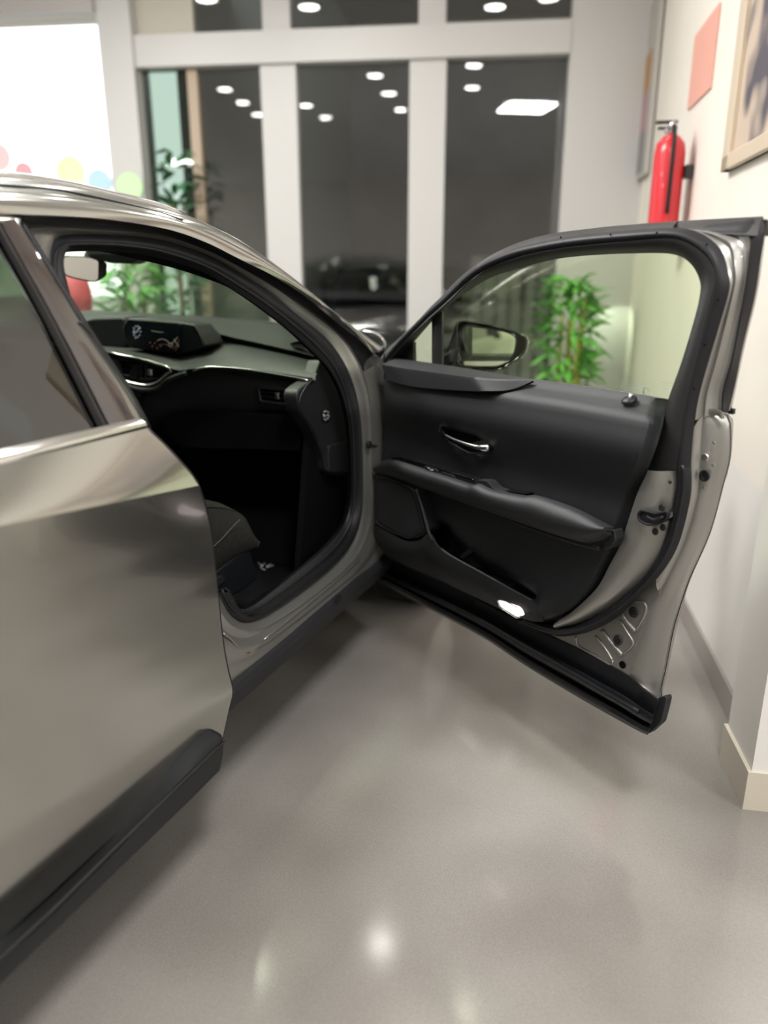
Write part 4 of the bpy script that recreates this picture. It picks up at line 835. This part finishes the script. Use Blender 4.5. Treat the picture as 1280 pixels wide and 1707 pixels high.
HAND = [(731, 707), (752, 706), (780, 714), (800, 724), (818, 743), (814, 756), (782, 756), (748, 737)]
def ss(a, b, t): t = max(0, min(1, (t-a)/(b-a))); return t*t*(3-2*t)
rows = []
for j in range(NT+1):
    t = j/NT; r = []
    for i in range(NS+1):
        s = i/NS
        p = eT[i]*(1-t)+eB[i]*t+eL[j]*(1-s)+eR[j]*s-(eT[0]*(1-s)*(1-t)+eT[NS]*s*(1-t)+eB[0]*(1-s)*t+eB[NS]*s*t)
        wv = -.078+.06*(1-ss(0, .10, t))+.035*(1-ss(0, .05, 1-s))+.03*(1-ss(0, .06, 1-t))*(s > .3)
        wv += -.020*math.exp(-((t-.22)/.10)**2)+.012*math.exp(-((t-.40)/.10)**2)
        for poly, dep in ((POCK, .05), (HAND, .032)):
            d = pdist(p, poly); 
            if inside(p, poly): wv += dep*ss(-1, 8, d)
        r.append(PD(p, wv))
    rows.append(r)
tp = grid('trim_panel', rows, M['trim'], fd, .004)
# upper pad strip
u0 = sm([(660, 598), (690, 602), (738, 609), (813, 621), (850, 627), (888, 633)], 30); u1 = sm([(647, 635), (690, 645), (760, 651), (826, 653), (858, 649), (889, 636)], 30)
strip('upper_pad', D(u0, -.032), D(u1, lambda t: -.100+.066*max(0, (t-.66)/.34)), M['trim'], tp, lambda k: .046*min(1, (1-k)*3.2), IN, 13, .004, shape=lambda t: t/.25 if t < .25 else 1-(t-.25)/.75)
tube('pad_seam', D(u1, lambda t: -.101+.066*max(0, (t-.66)/.34)), .0022, M['cavity'], tp, 6)
lk = lathe('lock_collar', [(.017, 0), (.017, .004), (.012, .007), (0, .007)], M['plastic'], PD((1049, 668), -.045), tp, 18, V((0, 0, 1))+IN*.5)
tube('lock_knob', [PD((1048, 668), -.046), PD((1052, 656), -.042)], .0042, M['satin'], tp, 10)
# pull handle in its cup
hcc = V((776, 731)); plate('handle_cup_shade', D([hcc+(V(p)-hcc)*.93 for p in rnd(HAND, 6)], -.062), DN*.004, M['cavity'], tp)  # near-black sheet that puts the shade of the cup into colour
tube('handle_cup_rim', D(rnd(HAND, 6), -.080), .0028, M['plastic'], tp, 6, closed=True)
hl = tube('pull_handle', D(sm([(742, 725), (758, 733), (780, 741), (800, 746), (816, 747)], 24), lambda t: -.086-.012*math.sin(math.pi*t)), .006, M['satin'], tp, 10, rfun=lambda t: .0035+.0055*t*t+(.002 if t > .8 else 0))
plate('handle_boss', D([V(p) for p in rnd([(786, 738), (806, 734), (818, 742), (815, 754), (800, 753)], 5)], -.076), DN*.02, M['plastic'], tp, .004)
# armrest with switch panel
at = sm([(638, 778), (646, 768), (665, 767), (700, 780), (750, 797), (790, 810), (800, 808), (822, 818), (875, 828), (900, 829), (961, 850), (1022, 882)], 60)
ab_ = sm([(633, 790), (650, 794), (668, 799), (703, 811), (755, 830), (800, 846), (815, 851), (840, 860), (890, 877), (930, 890), (972, 901), (1000, 899), (1019, 889)], 60)
ar = strip('armrest', D(at, lambda t: -.10-.03*math.sin(math.pi*min(1, t*1.3))), D(ab_, lambda t: -.10-.02*math.sin(math.pi*t)), M['pad'], tp, .030, (IN+Z*.3).normalized(), 13, .008, shape=lambda t: math.sin(math.pi*t)**.6)
fa = sm([(652, 764), (668, 768), (700, 780), (750, 797), (790, 810)], 30)
strip('armrest_shelf', D(at[:44], -.085), D(at[:44], lambda t: -.10-.03*math.sin(math.pi*min(1, t*.95))), M['trim'], ar, 0, IN, 3)
pw = plate('switch_panel', D([V(p) for p in rnd([(650, 766), (656, 761), (668, 761), (730, 780), (789, 799), (793, 816), (770, 811), (700, 789)], 4)], -.124), DN*.03, M['piano'], tp, .002)
for pl in ([(706, 776), (728, 783), (730, 790), (710, 786)], [(733, 786), (756, 793), (758, 800), (737, 796)]): plate('window_switch', D([V(p) for p in rnd(pl, 3)], -.129), DN*.01, M['plastic'], pw, .002)
for a, b in (((713, 780), (716, 781)), ((717, 783), (719, 784)), ((720, 783), (722, 784))): tube('switch_icon', [PD(a, -.131), PD(b, -.131)], .0012, M['label'], pw, 5)
plate('armrest_front_cap', D([V(p) for p in rnd([(790, 800), (811, 801), (822, 814), (846, 822), (830, 836), (800, 824), (793, 816)], 6)], -.128), DN*.03, M['pad'], ar, .01)
plate('grab_slot', D([V(p) for p in rnd([(812, 803), (826, 814), (850, 820), (876, 823), (872, 829), (840, 826), (822, 818)], 3)], -.118), DN*.03, M['cavity'], ar)
plate('armrest_end_block', D([V(p) for p in rnd([(1023, 882), (1006, 890), (998, 900), (1000, 917), (1018, 914), (1026, 900)], 4)], -.096), DN*.03, M['trim'], ar, .005)
tube('armrest_lower_line', D(sm([(803, 849), (840, 863), (890, 881), (940, 898), (975, 908), (1000, 914)], 30), -.098), .006, M['trim'], ar, 8)
# speaker cover and the lower pocket lip
spk = [(623, 788), (652, 796), (680, 808), (694, 818), (704, 848), (714, 886), (700, 898), (676, 901), (650, 888), (624, 874)]
spp = plate('speaker_cover', D([V(p) for p in rnd(spk, 8)], lambda t: -.118), DN*.05, M['trim'], tp, .008, 3)
plate('speaker_grille', D([V(p) for p in rnd([(629, 797), (655, 803), (684, 817), (694, 846), (703, 882), (680, 895), (652, 882), (629, 868)], 6)], -.1195), DN*.004, mat('grille_cloth', (.010, .010, .012), .8, bump=.9, bscale=260), spp)
tube('speaker_rim', D(rnd([(627, 794), (655, 800), (688, 815), (698, 846), (707, 884), (682, 898), (650, 885), (627, 871)], 6), -.121), .003, M['trim'], spp, 6, closed=True)
tube('speaker_edge', D(sm([(694, 816), (704, 848), (715, 888), (722, 902)], 14), -.124), .005, M['pad'], spp, 8)
l0 = sm([(624, 874), (650, 889), (676, 902), (700, 900), (716, 889), (731, 911), (755, 929), (806, 957), (850, 982), (889, 1003), (905, 1012)], 50)
l1 = sm([(638, 915), (646, 926), (670, 940), (700, 953), (737, 968), (770, 984), (806, 1001), (840, 1017), (870, 1030), (890, 1035), (906, 1036)], 50)
lip = strip('map_pocket', D(l0, lambda t: -.124+.05*max(0, t-.75)/.25), D(l1, -.074), M['trim'], tp, lambda k: .014*min(1, (1-k)*5), IN, 9, .004)
tube('pocket_edge', D(l0[20:47], lambda t: -.122+.04*max(0, t-.6)/.4), .004, M['pad'], lip, 8)
lens = plate('courtesy_lamp', D([V(p) for p in rnd([(829, 1001), (836, 1000), (860, 1013), (866, 1028), (861, 1029), (834, 1012)], 3)], -.112), DN*.02, M['door_lamp'], lip, .002)
tube('lamp_bezel', D(rnd([(828, 1000), (836, 999), (861, 1012), (868, 1029), (861, 1031), (833, 1013)], 3), -.1085), .0012, M['satin'], lip, 6, closed=True)
plate('cup_divider', D([V(p) for p in [(765, 928), (780, 916), (786, 921), (772, 931)]], -.082), DN*.03, M['pad'], tp)
